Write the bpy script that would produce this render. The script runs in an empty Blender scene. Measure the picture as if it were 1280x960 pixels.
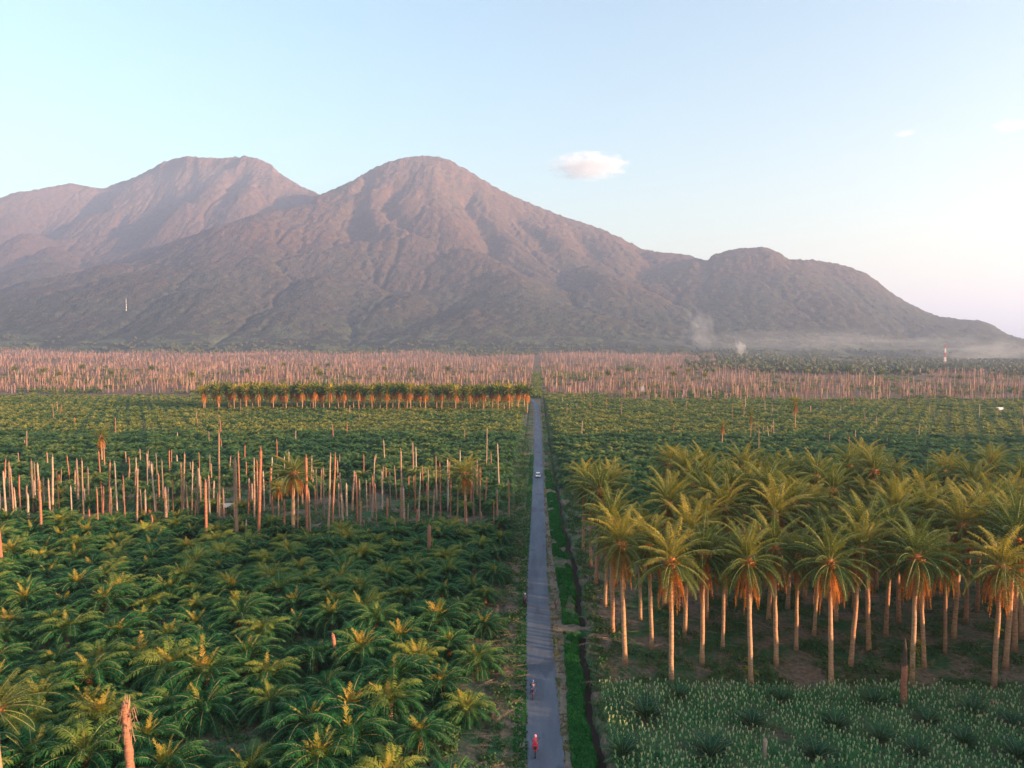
import bpy, math, random
import numpy as np
from mathutils import Vector, Matrix
PI = math.pi
S = bpy.context.scene
COL = S.collection
random.seed(7)
R = np.random.default_rng(11)

# ------------------------------------------------------------------ camera
H = 44.0; F = 890.0
YAW = math.atan(31/F); PITCH = math.atan(42/F)
cam_d = bpy.data.cameras.new('camera'); cam = bpy.data.objects.new('camera', cam_d); COL.objects.link(cam)
cam.location = (0, 0, H); cam.rotation_euler = (PI/2-PITCH, 0, YAW)
cam_d.sensor_width = 36; cam_d.lens = F/1280*36; cam_d.clip_start = 1; cam_d.clip_end = 60000
S.camera = cam
_r = np.array([math.cos(YAW), math.sin(YAW), 0])
_f = np.array([-math.sin(YAW)*math.cos(PITCH), math.cos(YAW)*math.cos(PITCH), -math.sin(PITCH)])
_u = np.cross(_r, _f)
def ray(px, py):
    return _f + _r*(px-640)/F - _u*(py-480)/F
def gp(px, py, z=0.0):            # point of the plain seen at a pixel of the photograph
    d = ray(px, py); t = (z-H)/d[2]
    return np.array([d[0]*t, d[1]*t, z])
def zat(px, py, D):               # height seen at a pixel at depth D
    d = ray(px, py); return H + d[2]*D/d[1]

# ------------------------------------------------------------------ numpy noise
_perm = np.random.default_rng(5).permutation(512)
def _h(ix, iy):
    return _perm[(_perm[ix & 511] + iy) & 511]
_ga = np.random.default_rng(6).random(512)*2*PI
_gx, _gy = np.cos(_ga), np.sin(_ga)
def noise2(x, y):
    x = np.asarray(x, float); y = np.asarray(y, float)
    ix = np.floor(x).astype(int); iy = np.floor(y).astype(int); fx = x-ix; fy = y-iy
    u = fx*fx*fx*(fx*(fx*6-15)+10); v = fy*fy*fy*(fy*(fy*6-15)+10)
    def g(a, b):
        k = _h(ix+a, iy+b); return _gx[k]*(fx-a)+_gy[k]*(fy-b)
    return ((g(0,0)*(1-u)+g(1,0)*u)*(1-v)+(g(0,1)*(1-u)+g(1,1)*u)*v)*1.5
def fbm(x, y, o=4):
    s = 0; a = 1
    for i in range(o):
        s = s+a*noise2(x*2**i+17*i, y*2**i-9*i); a *= .5
    return s

# ------------------------------------------------------------------ mesh builder
class MB:
    def __init__(s): s.V = []; s.F = []; s.T = []; s.n = 0
    def add(s, V, F, tint=0.0, mat=0):
        V = np.asarray(V, float).reshape(-1, 3)
        s.V.append(V); s.T.append(np.broadcast_to(np.asarray(tint, float), (len(V),)).copy())
        if isinstance(F, np.ndarray): s.F.append((F+s.n, mat))
        else:
            by = {}
            for f in F: by.setdefault(len(f), []).append(f)
            for k, L in by.items(): s.F.append((np.array(L, int)+s.n, mat))
        s.n += len(V)
    def arrays(s):
        return np.concatenate(s.V), s.F, np.concatenate(s.T)
    def place(s, tpl, locs, rz, sc, tint, sz=None, mats=None):     # many transformed copies of another builder
        V, Fs, T = tpl.arrays(); N = len(locs)
        c, n = np.cos(rz)[:, None], np.sin(rz)[:, None]; sc = np.asarray(sc)[:, None]
        z = (np.asarray(sz)[:, None] if sz is not None else sc)*V[None, :, 2]
        W = np.stack([(c*V[None, :, 0]-n*V[None, :, 1])*sc, (n*V[None, :, 0]+c*V[None, :, 1])*sc, z], -1)+np.asarray(locs)[:, None, :]
        base = s.n; s.V.append(W.reshape(-1, 3)); s.T.append((T[None, :]+np.asarray(tint)[:, None]).ravel())
        off = (np.arange(N)*len(V))[:, None, None]
        for f, m in Fs: s.F.append(((f[None]+off).reshape(-1, f.shape[1])+base, m))
        s.n += N*len(V)
    def mesh(s, name, mats, smooth=False):
        V, Fs, T = s.arrays(); me = bpy.data.meshes.new(name)
        me.vertices.add(len(V)); me.vertices.foreach_set('co', V.astype('f').ravel())
        loops = np.concatenate([f.ravel() for f, m in Fs]); tot = np.concatenate([np.full(len(f), f.shape[1]) for f, m in Fs])
        mi = np.concatenate([np.full(len(f), m) for f, m in Fs])
        me.loops.add(len(loops)); me.loops.foreach_set('vertex_index', loops.astype('i'))
        me.polygons.add(len(tot)); me.polygons.foreach_set('loop_start', (np.cumsum(tot)-tot).astype('i'))
        me.polygons.foreach_set('loop_total', tot.astype('i')); me.polygons.foreach_set('material_index', mi.astype('i'))
        me.polygons.foreach_set('use_smooth', np.full(len(tot), smooth))
        for m in (mats if isinstance(mats, (list, tuple)) else [mats]): me.materials.append(m)
        a = me.attributes.new('tint', 'FLOAT', 'POINT'); a.data.foreach_set('value', T.astype('f'))
        me.update(calc_edges=True); return me
    def obj(s, name, mats, parent=None, smooth=False):
        return link(name, s.mesh(name, mats, smooth), parent)
def link(name, data, parent=None):
    o = bpy.data.objects.new(name, data); COL.objects.link(o)
    if parent: o.parent = parent
    return o
def tag(o, label=None, cat=None, group=None, kind=None):
    if label: o['label'] = label
    if cat: o['category'] = cat
    if group: o['group'] = group
    if kind: o['kind'] = kind
    return o
def thing(name, label, cat, loc=(0, 0, 0), rz=0, group=None, sc=1):
    o = link(name, None); o.empty_display_size = .3
    o.location = loc; o.rotation_euler = (0, 0, rz); o.scale = (sc, sc, sc)
    return tag(o, label, cat, group)
def tube(pts, rad, n=10, cap=True):
    pts = np.asarray(pts, float); k = len(pts); rad = np.broadcast_to(rad, (k,))
    V = []; F = []
    for i in range(k):
        t = pts[min(i+1, k-1)]-pts[max(i-1, 0)]; t = t/(np.linalg.norm(t)+1e-9)
        a = np.array([1., 0, 0]) if abs(t[2]) > .8 else np.array([0, 0, 1.])
        u = np.cross(t, a); u /= np.linalg.norm(u); v = np.cross(t, u)
        for j in range(n):
            w = 2*PI*j/n; V.append(pts[i]+rad[i]*(u*math.cos(w)+v*math.sin(w)))
    for i in range(k-1):
        for j in range(n):
            F.append((i*n+j, i*n+(j+1) % n, (i+1)*n+(j+1) % n, (i+1)*n+j))
    if cap: F.append(tuple(range(n))[::-1]); F.append(tuple((k-1)*n+j for j in range(n)))
    return np.array(V), F
def box(c, s, rz=0):
    x, y, z = s[0]/2, s[1]/2, s[2]/2
    V = np.array([(a*x, b*y, d*z) for d in (-1, 1) for a, b in ((-1, -1), (1, -1), (1, 1), (-1, 1))], float)
    co, si = math.cos(rz), math.sin(rz)
    V = np.stack([V[:, 0]*co-V[:, 1]*si, V[:, 0]*si+V[:, 1]*co, V[:, 2]], 1)+np.array(c)
    return V, [(3, 2, 1, 0), (4, 5, 6, 7), (0, 1, 5, 4), (1, 2, 6, 5), (2, 3, 7, 6), (3, 0, 4, 7)]
def ball(c, r, nu=10, nv=7, jit=0, rng=R):
    r = np.broadcast_to(r, (3,)); V = []; F = []
    for i in range(nv+1):
        a = PI*i/nv
        for j in range(nu):
            b = 2*PI*j/nu; k = 1+jit*rng.uniform(-1, 1)
            V.append((math.sin(a)*math.cos(b)*r[0]*k+c[0], math.sin(a)*math.sin(b)*r[1]*k+c[1], math.cos(a)*r[2]*k+c[2]))
    for i in range(nv):
        for j in range(nu): F.append((i*nu+j, (i+1)*nu+j, (i+1)*nu+(j+1) % nu, i*nu+(j+1) % nu))
    return np.array(V), F

# ------------------------------------------------------------------ materials
def newmat(name):
    m = bpy.data.materials.new(name); m.use_nodes = True; nt = m.node_tree; nt.nodes.clear()
    out = nt.nodes.new('ShaderNodeOutputMaterial'); return m, nt, out
def N(nt, t, **k):
    n = nt.nodes.new(t)
    for a, b in k.items(): setattr(n, a, b)
    return n
def rgb(c): return (c[0], c[1], c[2], 1)
def ramp(nt, fac, stops):
    r = N(nt, 'ShaderNodeValToRGB'); e = r.color_ramp.elements
    while len(e) > 1: e.remove(e[-1])
    e[0].position = stops[0][0]; e[0].color = rgb(stops[0][1])
    for p, c in stops[1:]:
        x = e.new(p); x.color = rgb(c)
    nt.links.new(fac, r.inputs[0]); return r.outputs[0]
def mixc(nt, f, a, b, bt='MIX'):
    m = N(nt, 'ShaderNodeMix', data_type='RGBA', blend_type=bt)
    for i, v in ((0, f), (6, a), (7, b)):
        if isinstance(v, (int, float)): m.inputs[i].default_value = v
        elif isinstance(v, tuple): m.inputs[i].default_value = rgb(v)
        else: nt.links.new(v, m.inputs[i])
    return m.outputs[2]
def math_(nt, op, a, b=None, clamp=False):
    m = N(nt, 'ShaderNodeMath', operation=op, use_clamp=clamp)
    for i, v in ((0, a), (1, b)):
        if v is None: continue
        if isinstance(v, (int, float)): m.inputs[i].default_value = v
        else: nt.links.new(v, m.inputs[i])
    return m.outputs[0]
def noise(nt, scale, detail=4, rough=.6, vec=None, dist=0):
    n = N(nt, 'ShaderNodeTexNoise'); n.inputs['Scale'].default_value = scale; n.inputs['Detail'].default_value = detail
    n.inputs['Roughness'].default_value = rough; n.inputs['Distortion'].default_value = dist
    if vec is not None: nt.links.new(vec, n.inputs['Vector'])
    return n.outputs[0]
def mapping(nt, sc, src='Object'):
    t = N(nt, 'ShaderNodeTexCoord'); m = N(nt, 'ShaderNodeMapping'); m.inputs['Scale'].default_value = sc
    nt.links.new(t.outputs[src], m.inputs[0]); return m.outputs[0]
def geo_pos(nt, sc=(1, 1, 1)):
    g = N(nt, 'ShaderNodeNewGeometry'); m = N(nt, 'ShaderNodeMapping'); m.inputs['Scale'].default_value = sc
    nt.links.new(g.outputs['Position'], m.inputs[0]); return m.outputs[0]
def bsdf(nt, col, rough=.8, spec=.25, bump=None, bs=.3, bd=.1, metal=0):
    p = N(nt, 'ShaderNodeBsdfPrincipled')
    if isinstance(col, tuple): p.inputs['Base Color'].default_value = rgb(col)
    else: nt.links.new(col, p.inputs['Base Color'])
    p.inputs['Roughness'].default_value = rough; p.inputs['Specular IOR Level'].default_value = spec; p.inputs['Metallic'].default_value = metal
    if bump is not None:
        b = N(nt, 'ShaderNodeBump'); b.inputs['Strength'].default_value = bs; b.inputs['Distance'].default_value = bd
        nt.links.new(bump, b.inputs['Height']); nt.links.new(b.outputs[0], p.inputs['Normal'])
    return p
def leafmat(name, a, b, c=None, trans=.3, rough=.62, spec=.12):
    m, nt, out = newmat(name)
    at = N(nt, 'ShaderNodeAttribute', attribute_name='tint'); oi = N(nt, 'ShaderNodeObjectInfo')
    f = math_(nt, 'ADD', at.outputs['Fac'], math_(nt, 'MULTIPLY', math_(nt, 'SUBTRACT', oi.outputs['Random'], .2), .5))
    st = [(0, a), (.55, b)]+([(1, c)] if c else [])
    col = ramp(nt, f, st)
    n = noise(nt, 1.3, 2, vec=geo_pos(nt))
    col = mixc(nt, 1.0, col, ramp(nt, n, [(.3, (.7, .72, .7)), (.7, (1.25, 1.2, 1.1))]), 'MULTIPLY')
    p = bsdf(nt, col, rough, spec)
    t = N(nt, 'ShaderNodeBsdfTranslucent'); nt.links.new(mixc(nt, 1.0, col, (1.3, 1.3, .5), 'MULTIPLY'), t.inputs[0])
    mx = N(nt, 'ShaderNodeMixShader'); mx.inputs[0].default_value = trans
    nt.links.new(p.outputs[0], mx.inputs[1]); nt.links.new(t.outputs[0], mx.inputs[2]); nt.links.new(mx.outputs[0], out.inputs[0])
    return m
def plain(name, col, rough=.6, spec=.4, metal=0, var=.15, sc=6):
    m, nt, out = newmat(name); n = noise(nt, sc, 3, vec=mapping(nt, (1, 1, 1)))
    lo = tuple(x*(1-var) for x in col); hi = tuple(x*(1+var) for x in col)
    p = bsdf(nt, ramp(nt, n, [(.3, lo), (.7, hi)]), rough, spec, metal=metal); nt.links.new(p.outputs[0], out.inputs[0]); return m
def barkmat(name, a, b, c):
    m, nt, out = newmat(name); at = N(nt, 'ShaderNodeAttribute', attribute_name='tint'); oi = N(nt, 'ShaderNodeObjectInfo')
    f = math_(nt, 'FRACT', math_(nt, 'ADD', at.outputs['Fac'], oi.outputs['Random']))
    col = ramp(nt, f, [(0, a), (.5, b), (1, c)])
    v = geo_pos(nt, (1.5, 1.5, 5)); n = noise(nt, 1.2, 4, vec=v)
    col = mixc(nt, 1.0, col, ramp(nt, n, [(.3, (.55, .55, .55)), (.7, (1.3, 1.25, 1.2))]), 'MULTIPLY')
    p = bsdf(nt, col, .9, .15, bump=n, bs=.6, bd=.08); nt.links.new(p.outputs[0], out.inputs[0]); return m

M = {}
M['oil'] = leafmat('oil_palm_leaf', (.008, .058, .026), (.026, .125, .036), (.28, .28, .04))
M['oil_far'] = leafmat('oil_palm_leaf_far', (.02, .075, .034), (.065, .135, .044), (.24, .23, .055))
M['young'] = leafmat('young_frond_leaf', (.14, .18, .03), (.36, .25, .035), (.50, .26, .05), trans=.35)
M['tall'] = leafmat('tall_palm_leaf', (.028, .075, .02), (.11, .14, .03), (.42, .31, .05), trans=.3)
M['dry'] = leafmat('dry_frond_leaf', (.34, .14, .04), (.46, .16, .035), (.50, .24, .07), trans=.3, rough=.8)
M['fern'] = leafmat('fern_leaf', (.20, .19, .03), (.28, .24, .035), (.34, .24, .04), trans=.3)
M['rachis'] = plain('frond_stem', (.22, .21, .07), .6)
M['boot'] = barkmat('leaf_base_fibre', (.42, .13, .04), (.50, .17, .05), (.36, .14, .05))
M['trunk'] = barkmat('palm_bark', (.42, .26, .16), (.50, .28, .16), (.38, .20, .12))
M['dead'] = barkmat('dead_palm_bark', (.19, .14, .11), (.34, .20, .135), (.42, .33, .26))
M['deadred'] = barkmat('rusty_dead_bark', (.34, .13, .08), (.40, .16, .10), (.34, .16, .10))
M['deadfar'] = barkmat('weathered_trunk', (.10, .06, .05), (.28, .16, .12), (.52, .34, .27))
M['blue'] = leafmat('bluish_young_palm_leaf', (.012, .06, .035), (.02, .085, .045), (.04, .12, .05), trans=.15)
M['shrub'] = leafmat('undergrowth_leaf', (.02, .09, .035), (.05, .13, .045), (.17, .17, .07), trans=.2)
M['grass'] = leafmat('verge_grass_blade', (.012, .115, .032), (.018, .15, .036), (.05, .16, .03), trans=.25)
M['drygrass'] = leafmat('dry_grass_blade', (.16, .15, .06), (.24, .2, .09), (.3, .22, .12), trans=.2)
M['maize'] = leafmat('crop_leaf', (.05, .19, .07), (.09, .25, .10), (.18, .27, .11), trans=.25)
M['tassel'] = leafmat('crop_tassel', (.40, .50, .28), (.58, .60, .38), (.60, .52, .38), trans=.3, rough=.8)
M['debris'] = leafmat('dead_frond_litter', (.20, .13, .085), (.30, .20, .13), (.38, .28, .19), trans=.05, rough=.9)
M['fartree'] = leafmat('broad_tree_leaf', (.03, .06, .03), (.055, .085, .035), (.10, .10, .05), trans=.1)

# ------------------------------------------------------------------ fronds
def frond(mb, rng, az, th0, th1, L, nl, ll, lw, droop, rad=.05, origin=(0, 0, 0), tint=0, mat=0, rmat=1, seg=8, fan=.9, curl=1.3, strips=False, r0=.2):
    origin = np.asarray(origin, float)
    s = np.linspace(0, 1, seg+1); th = th0+(th1-th0)*s**curl
    dx = np.cos(th)*L/seg; dz = np.sin(th)*L/seg
    x = r0*math.cos(th0)+np.concatenate([[0], np.cumsum((dx[1:]+dx[:-1])/2)]); z = r0*math.sin(th0)+np.concatenate([[0], np.cumsum((dz[1:]+dz[:-1])/2)])
    ca, sa = math.cos(az), math.sin(az)
    bend = rng.uniform(-.12, .12)*L*s**2
    P = np.stack([x*ca-bend*sa, x*sa+bend*ca, z], 1)+origin
    side = np.array([-sa, ca, 0.])
    def at(t):
        k = min(int(t*seg), seg-1); f = t*seg-k
        T = P[k+1]-P[k]; return P[k]*(1-f)+P[k+1]*f, T/np.linalg.norm(T)
    V = []; Fc = []
    if strips:                      # a jagged folded blade for palms seen from afar
        for sg in (-1, 1):
            for i in range(nl):
                t0 = .12+.88*i/nl; t1 = .12+.88*(i+1.15)/nl; p0, T = at(t0); p1, _ = at(min(t1, 1))
                sh = ll*(math.sin(PI*min(1, .12+.88*(i+.5)/nl)**.75)**.6+.1)
                d = T*.45+side*sg*fan+np.array([0, 0, -droop*rng.uniform(.6, 1.4)]); d /= np.linalg.norm(d)
                b = len(V); V += [p0, p1, (p0+p1)/2+d*sh]; Fc.append((b, b+1, b+2))
        mb.add(V, Fc, tint, mat); return
    for sg in (-1, 1):
        for i in range(nl):
            t = .13+.86*(i+rng.uniform(.2, .8))/nl; p, T = at(t)
            sh = ll*(max(0, math.sin(PI*t**.8))**.55*.9+.12)*rng.uniform(.85, 1.1)
            up = np.cross(T, side); up = up if up[2] > 0 else -up
            d = T*(.35+.5*t)+side*sg*fan+up*rng.uniform(-.12, .35); d /= np.linalg.norm(d)
            d2 = d+np.array([0, 0, -droop*rng.uniform(.7, 1.5)]); d2 /= np.linalg.norm(d2)
            w = T*lw; b = len(V); m = p+d*sh*.45; e = m+d2*sh*.55
            V += [p-w*.4, p+w*.4, m+w*.6, m-w*.6, e]; Fc += [(b, b+1, b+2, b+3), (b+3, b+2, b+4)]
    mb.add(V, Fc, tint, mat)
    a, f = tube(P, np.linspace(rad, rad*.25, seg+1), 4, False); mb.add(a, f, tint, rmat)

def oil_crown(seed, lod=0, n=38, L=5.1):
    rng = np.random.default_rng(seed); mb = MB()
    for i in range(n):
        a = i/(n-1); th0 = math.radians(74-62*a**.9+rng.uniform(-7, 7)); th1 = math.radians(-28-52*a+rng.uniform(-16, 16))
        l = L*(.82+.28*math.sin(PI*a))*rng.uniform(.88, 1.1); az = i*2.3999+rng.uniform(-.2, .2); ti = .52*(1-a)**2.2+rng.uniform(0, .1)
        if lod == 0: frond(mb, rng, az, th0, th1, l, 24, 1.12, .125, .8, .055, tint=ti, r0=.25)
        elif lod == 1: frond(mb, rng, az, th0, th1, l, 8, 1.25, .1, .6, tint=ti, strips=True, seg=5)
        else: frond(mb, rng, az, th0, th1, l, 3, 1.3, .1, .6, tint=ti, strips=True, seg=4)
    return mb
def heart(seed, n=9):
    rng = np.random.default_rng(seed); mb = MB()
    for i in range(n):
        frond(mb, rng, i*2.4, math.radians(rng.uniform(60, 86)), math.radians(rng.uniform(20, 60)), rng.uniform(1.8, 3.4), 13, .6, .12, .3, .07, tint=rng.uniform(0, .5), fan=.5, seg=5, r0=.1)
    return mb
def stem(h, r0, r1, seed, n=10, rings=6, lean=0, rough=.06):
    rng = np.random.default_rng(seed); k = rings+1; t = np.linspace(0, 1, k)
    pts = np.stack([lean*t**1.5+np.r_[0, rng.uniform(-.06, .06, k-1)], rng.uniform(-.05, .05, k)*t, h*t], 1)
    rad = (r0+(r1-r0)*t)*(1+rng.uniform(-rough, rough, k)); rad[0] *= 1.25
    mb = MB(); V, f = tube(pts, rad, n); mb.add(V, f, 0); return mb, pts[-1]

def tall_parts(seed, lod=0, h=16.5):
    rng = np.random.default_rng(seed)
    crown = MB(); skirt = MB(); n = 38 if lod == 0 else 32
    for i in range(n):
        a = i/(n-1); th0 = math.radians(84-106*a**1.05+rng.uniform(-6, 6)); th1 = math.radians(max(-84, 40-128*a**.8+rng.uniform(-12, 12)))
        l = rng.uniform(5.6, 6.9)*(1-.12*a); az = i*2.3999+rng.uniform(-.25, .25); ti = .5*(1-a)**1.4+rng.uniform(0, .25)-.1
        if lod == 0: frond(crown, rng, az, th0, th1, l, 30, 1.05, .09, 1.1, .08, (0, 0, h), ti, r0=.35, curl=1.15)
        elif lod == 1: frond(crown, rng, az, th0, th1, l, 7, 1.35, .1, .9, origin=(0, 0, h), tint=ti, strips=True, seg=5)
    m = 24 if lod == 0 else 22
    for i in range(m):
        th0 = math.radians(rng.uniform(-62, -30)); l = rng.uniform(3.6, 6.4); az = i*2.3999; l = l*1.5 if lod else l
        if lod == 0: frond(skirt, rng, az, th0, math.radians(-90), l, 18, .62, .10, 1.6, .06, (0, 0, h-.3), rng.uniform(0, .6), r0=.4, curl=.45, fan=.45)
        else: frond(skirt, rng, az, th0, math.radians(-90), l, 5, 1.25, .1, 1.5, origin=(0, 0, h-.3), tint=rng.uniform(0, .6), strips=True, seg=4, curl=.45, fan=.5)
    bulb = MB(); V, f = ball((0, 0, h-.1), (.72, .72, 1.05), 12, 9, .13, rng); bulb.add(V, f)
    for i in range(16):                                        # cut leaf bases and fruit round the bulb
        a = i*2.4; z = h-.9+1.2*(i/16); d = np.array([math.cos(a), math.sin(a), .5])
        V, f = tube([d*.5*np.array([1, 1, 0])+[0, 0, z], d*1.15*np.array([1, 1, .6])+[0, 0, z]], [.16, .07], 5); bulb.add(V, f, .1*i)
    tr, top = stem(h-.4, .34, .26, seed, 10 if lod == 0 else 6, 9, 0, .05)
    return crown, skirt, bulb, tr
def fern(seed, n=16):
    rng = np.random.default_rng(seed); mb = MB()
    for i in range(n):
        az = rng.uniform(0, 2*PI); z = rng.uniform(-.9, .9)
        frond(mb, rng, az, math.radians(rng.uniform(10, 60)), math.radians(rng.uniform(-85, -50)), rng.uniform(.9, 1.7), 9, .3, .06, .5, .02, (0, 0, z), rng.uniform(0, .7), rmat=0, seg=5, r0=.3)
    return mb

# ------------------------------------------------------------------ ground, road
RD = np.array([(10, 1.3), (60, 1.2), (75, 1.02), (90, .7), (115, .3), (140, .15), (180, .35), (240, .5), (320, .62), (450, .4), (540, -.2), (600, -1.6), (640, -5), (680, -13), (740, -34), (900, -100)])
def rx(y): return np.interp(y, RD[:, 0], RD[:, 1])
def rw(y): return np.interp(y, [60, 80, 140, 320, 600], [2.05, 2.0, 1.93, 1.8, 1.8])
def ditch_x(y): return np.interp(y, [0, 75, 90, 110, 140, 175, 230, 400, 700], [6.8, 6.75, 6.6, 7.2, 7.9, 6.9, 6.4, 6.2, 6.2])+.25*np.sin(y*.35)+.12*np.sin(y*1.1)
def apron(x, y):
    x = np.asarray(x, float); y = np.asarray(y, float)
    return 36*np.clip((y-650)/1950, 0, 1)**1.25*np.interp(x/np.maximum(y, 60), [-.75, -.65, .1, .38, .72], [1.3, 1.05, 1, .55, .08])+6*noise2(x/330+3, y/420)*np.clip((y-1000)/900, 0, 1)
def gz(x, y):
    x = np.asarray(x, float); y = np.asarray(y, float)
    z = .12*noise2(x*.09, y*.09)+.05*noise2(x*.45, y*.45)
    near = np.clip((np.abs(x-rx(y))-rw(y)-.2)/1.5, 0, 1)
    z = z*near
    cul = np.clip(np.abs(y-111)/1.4-.6, 0, 1)                                # earth crossing over the ditch
    z = z-1.15*np.exp(-((x-ditch_x(y))/.62)**4)*cul*(y < 760)
    z = z-.35*np.exp(-((x+6.0)/.6)**4)*(y < 700)
    return z-.06*(near <= 0)+apron(x, y)
def ground():
    xs = np.unique(np.concatenate([np.arange(-9, 12.01, .3), np.arange(-60, 100, 2.), np.arange(-400, 400, 25.), np.arange(-2000, 2001, 200.), np.linspace(-30000, 30000, 31)]))
    ys = np.unique(np.concatenate([np.arange(30, 260, 1.), np.arange(260, 760, 5.), np.arange(760, 3000, 80.), np.linspace(-2000, 30, 20), np.linspace(3000, 40000, 30)]))
    X, Y = np.meshgrid(xs, ys); Z = gz(X, Y); Z = np.where(Y > 1500, apron(X, Y)-.5, Z)
    nx = len(xs); ny = len(ys); i = np.arange((ny-1)*nx).reshape(ny-1, nx)[:, :-1].ravel()
    mb = MB(); mb.add(np.stack([X.ravel(), Y.ravel(), Z.ravel()], 1), np.stack([i, i+1, i+nx+1, i+nx], 1))
    m, nt, out = newmat('plantation_ground')
    p = geo_pos(nt); sep = N(nt, 'ShaderNodeSeparateXYZ'); nt.links.new(p, sep.inputs[0])
    n1 = noise(nt, .12, 5, .65, p); n2 = noise(nt, 1.6, 5, .7, p); n3 = noise(nt, .035, 4, .6, p)
    green = ramp(nt, n2, [(.3, (.02, .065, .025)), (.55, (.04, .11, .04)), (.75, (.09, .13, .05))])
    soil = ramp(nt, n2, [(.3, (.09, .06, .045)), (.5, (.18, .125, .09)), (.72, (.32, .23, .16))])
    near = mixc(nt, ramp(nt, n1, [(.42, (0, 0, 0)), (.58, (1, 1, 1))]), soil, green)
    dry = ramp(nt, n2, [(.3, (.12, .075, .055)), (.7, (.24, .15, .11))])
    far = mixc(nt, ramp(nt, n3, [(.5, (0, 0, 0)), (.66, (1, 1, 1))]), dry, (.07, .09, .04))
    fy = N(nt, 'ShaderNodeMapRange'); fy.inputs[1].default_value = 560; fy.inputs[2].default_value = 700; nt.links.new(sep.outputs[1], fy.inputs[0])
    col = mixc(nt, fy.outputs[0], near, far)
    fg = N(nt, 'ShaderNodeMapRange'); fg.inputs[1].default_value = 2300; fg.inputs[2].default_value = 2700; nt.links.new(sep.outputs[1], fg.inputs[0])
    col = mixc(nt, fg.outputs[0], col, (.07, .09, .05))
    b = bsdf(nt, col, .95, .1, bump=n2, bs=.8, bd=.15); nt.links.new(b.outputs[0], out.inputs[0])
    tag(mb.obj('ground', m, smooth=True), kind='structure')
ground()
def strip(name, xa, xb, y0, y1, dy, z, mat, nx=2, kind='structure', jag=0, follow=False):
    ys = np.arange(y0, y1, dy); mb = MB(); V = []
    for y in ys:
        a = xa(y)+jag*noise2(y*.7, 3.3)+jag*.5*noise2(y*2.3, 9.1); b = xb(y)+jag*noise2(y*.7, 40.3)+jag*.5*noise2(y*2.3, 60.1)
        for k in range(nx):
            x = a+(b-a)*k/(nx-1); V.append((x, y, (float(gz(x, y)) if follow else 0)+z))
    k = len(ys); i = np.array([r*nx+c for r in range(k-1) for c in range(nx-1)])
    mb.add(V, np.stack([i, i+1, i+nx+1, i+nx], 1)); return tag(mb.obj(name, mat, smooth=True), kind=kind)
def roadmat():
    m, nt, out = newmat('worn_asphalt'); p = geo_pos(nt)
    n1 = noise(nt, 9, 6, .75, p); n2 = noise(nt, .5, 4, .6, geo_pos(nt, (1, .12, 1)))
    col = ramp(nt, n1, [(.35, (.07, .082, .11)), (.65, (.125, .142, .178))])
    col = mixc(nt, 1.0, col, ramp(nt, n2, [(.35, (.78, .78, .8)), (.65, (1.18, 1.16, 1.12))]), 'MULTIPLY')
    pt = noise(nt, .16, 2, .5, geo_pos(nt, (1.5, .5, 1)))
    col = mixc(nt, ramp(nt, pt, [(.62, (0, 0, 0)), (.64, (.6, .6, .6))]), col, (.055, .06, .08))
    b = bsdf(nt, col, .75, .35, bump=n1, bs=.3, bd=.02); nt.links.new(b.outputs[0], out.inputs[0]); return m
strip('road', lambda y: rx(y)-rw(y), lambda y: rx(y)+rw(y), 20, 900, 1.0, .03, roadmat(), 3, jag=.17)
def dirtmat():
    m, nt, out = newmat('dirt_shoulder'); p = geo_pos(nt); n1 = noise(nt, 2.2, 5, .7, p); n2 = noise(nt, .35, 3, .6, p)
    col = ramp(nt, n1, [(.3, (.13, .10, .075)), (.6, (.24, .18, .14)), (.8, (.34, .26, .21))])
    col = mixc(nt, ramp(nt, n2, [(.5, (0, 0, 0)), (.62, (1, 1, 1))]), col, (.06, .09, .035))
    b = bsdf(nt, col, .95, .1, bump=n1, bs=.6, bd=.08); nt.links.new(b.outputs[0], out.inputs[0]); return m
DM = dirtmat()
strip('dirt_shoulder', lambda y: rx(y)+rw(y)-.25, lambda y: np.interp(y, [70, 80, 90, 120, 150, 180, 240], [4.0, 3.9, 4.1, 4.2, 3.6, 3.3, 3.1]), 20, 700, 1.0, .012, DM, 6, jag=.25, follow=True)
strip('dirt_shoulder', lambda y: rx(y)-rw(y)-.75, lambda y: rx(y)-rw(y)+.25, 20, 700, 1.0, .012, DM, 4, jag=.2, follow=True)
# beaten earth track from the road over the ditch
def track():
    mb = MB(); V = []; n = 24; w = 5
    for i in range(n):
        t = i/(n-1); x = 2.6+9.5*t; y = 111+1.2*t
        for j in range(w):
            yy = y+(j/(w-1)-.5)*(2.4+.5*math.sin(i)); V.append((x, yy, float(gz(x, yy))+.03))
    i = np.array([r*w+c for r in range(n-1) for c in range(w-1)])
    mb.add(V, np.stack([i, i+1, i+w+1, i+w], 1)[:, ::-1]); tag(mb.obj('dirt_track', DM), kind='structure')
track()

wm, nt, out = newmat('shade_dark_ditch_mud'); b_ = bsdf(nt, (.04, .028, .022), .85, .1); nt.links.new(b_.outputs[0], out.inputs[0])
for a_, c_ in ((30, 109.6), (112.4, 640)): strip('ditch_mud_shade', lambda y: ditch_x(y)-.5, lambda y: ditch_x(y)+.5, a_, c_, 1.0, -.72, wm)  # mud strip laid in to darken the ditch, shade put into its colour
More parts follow.
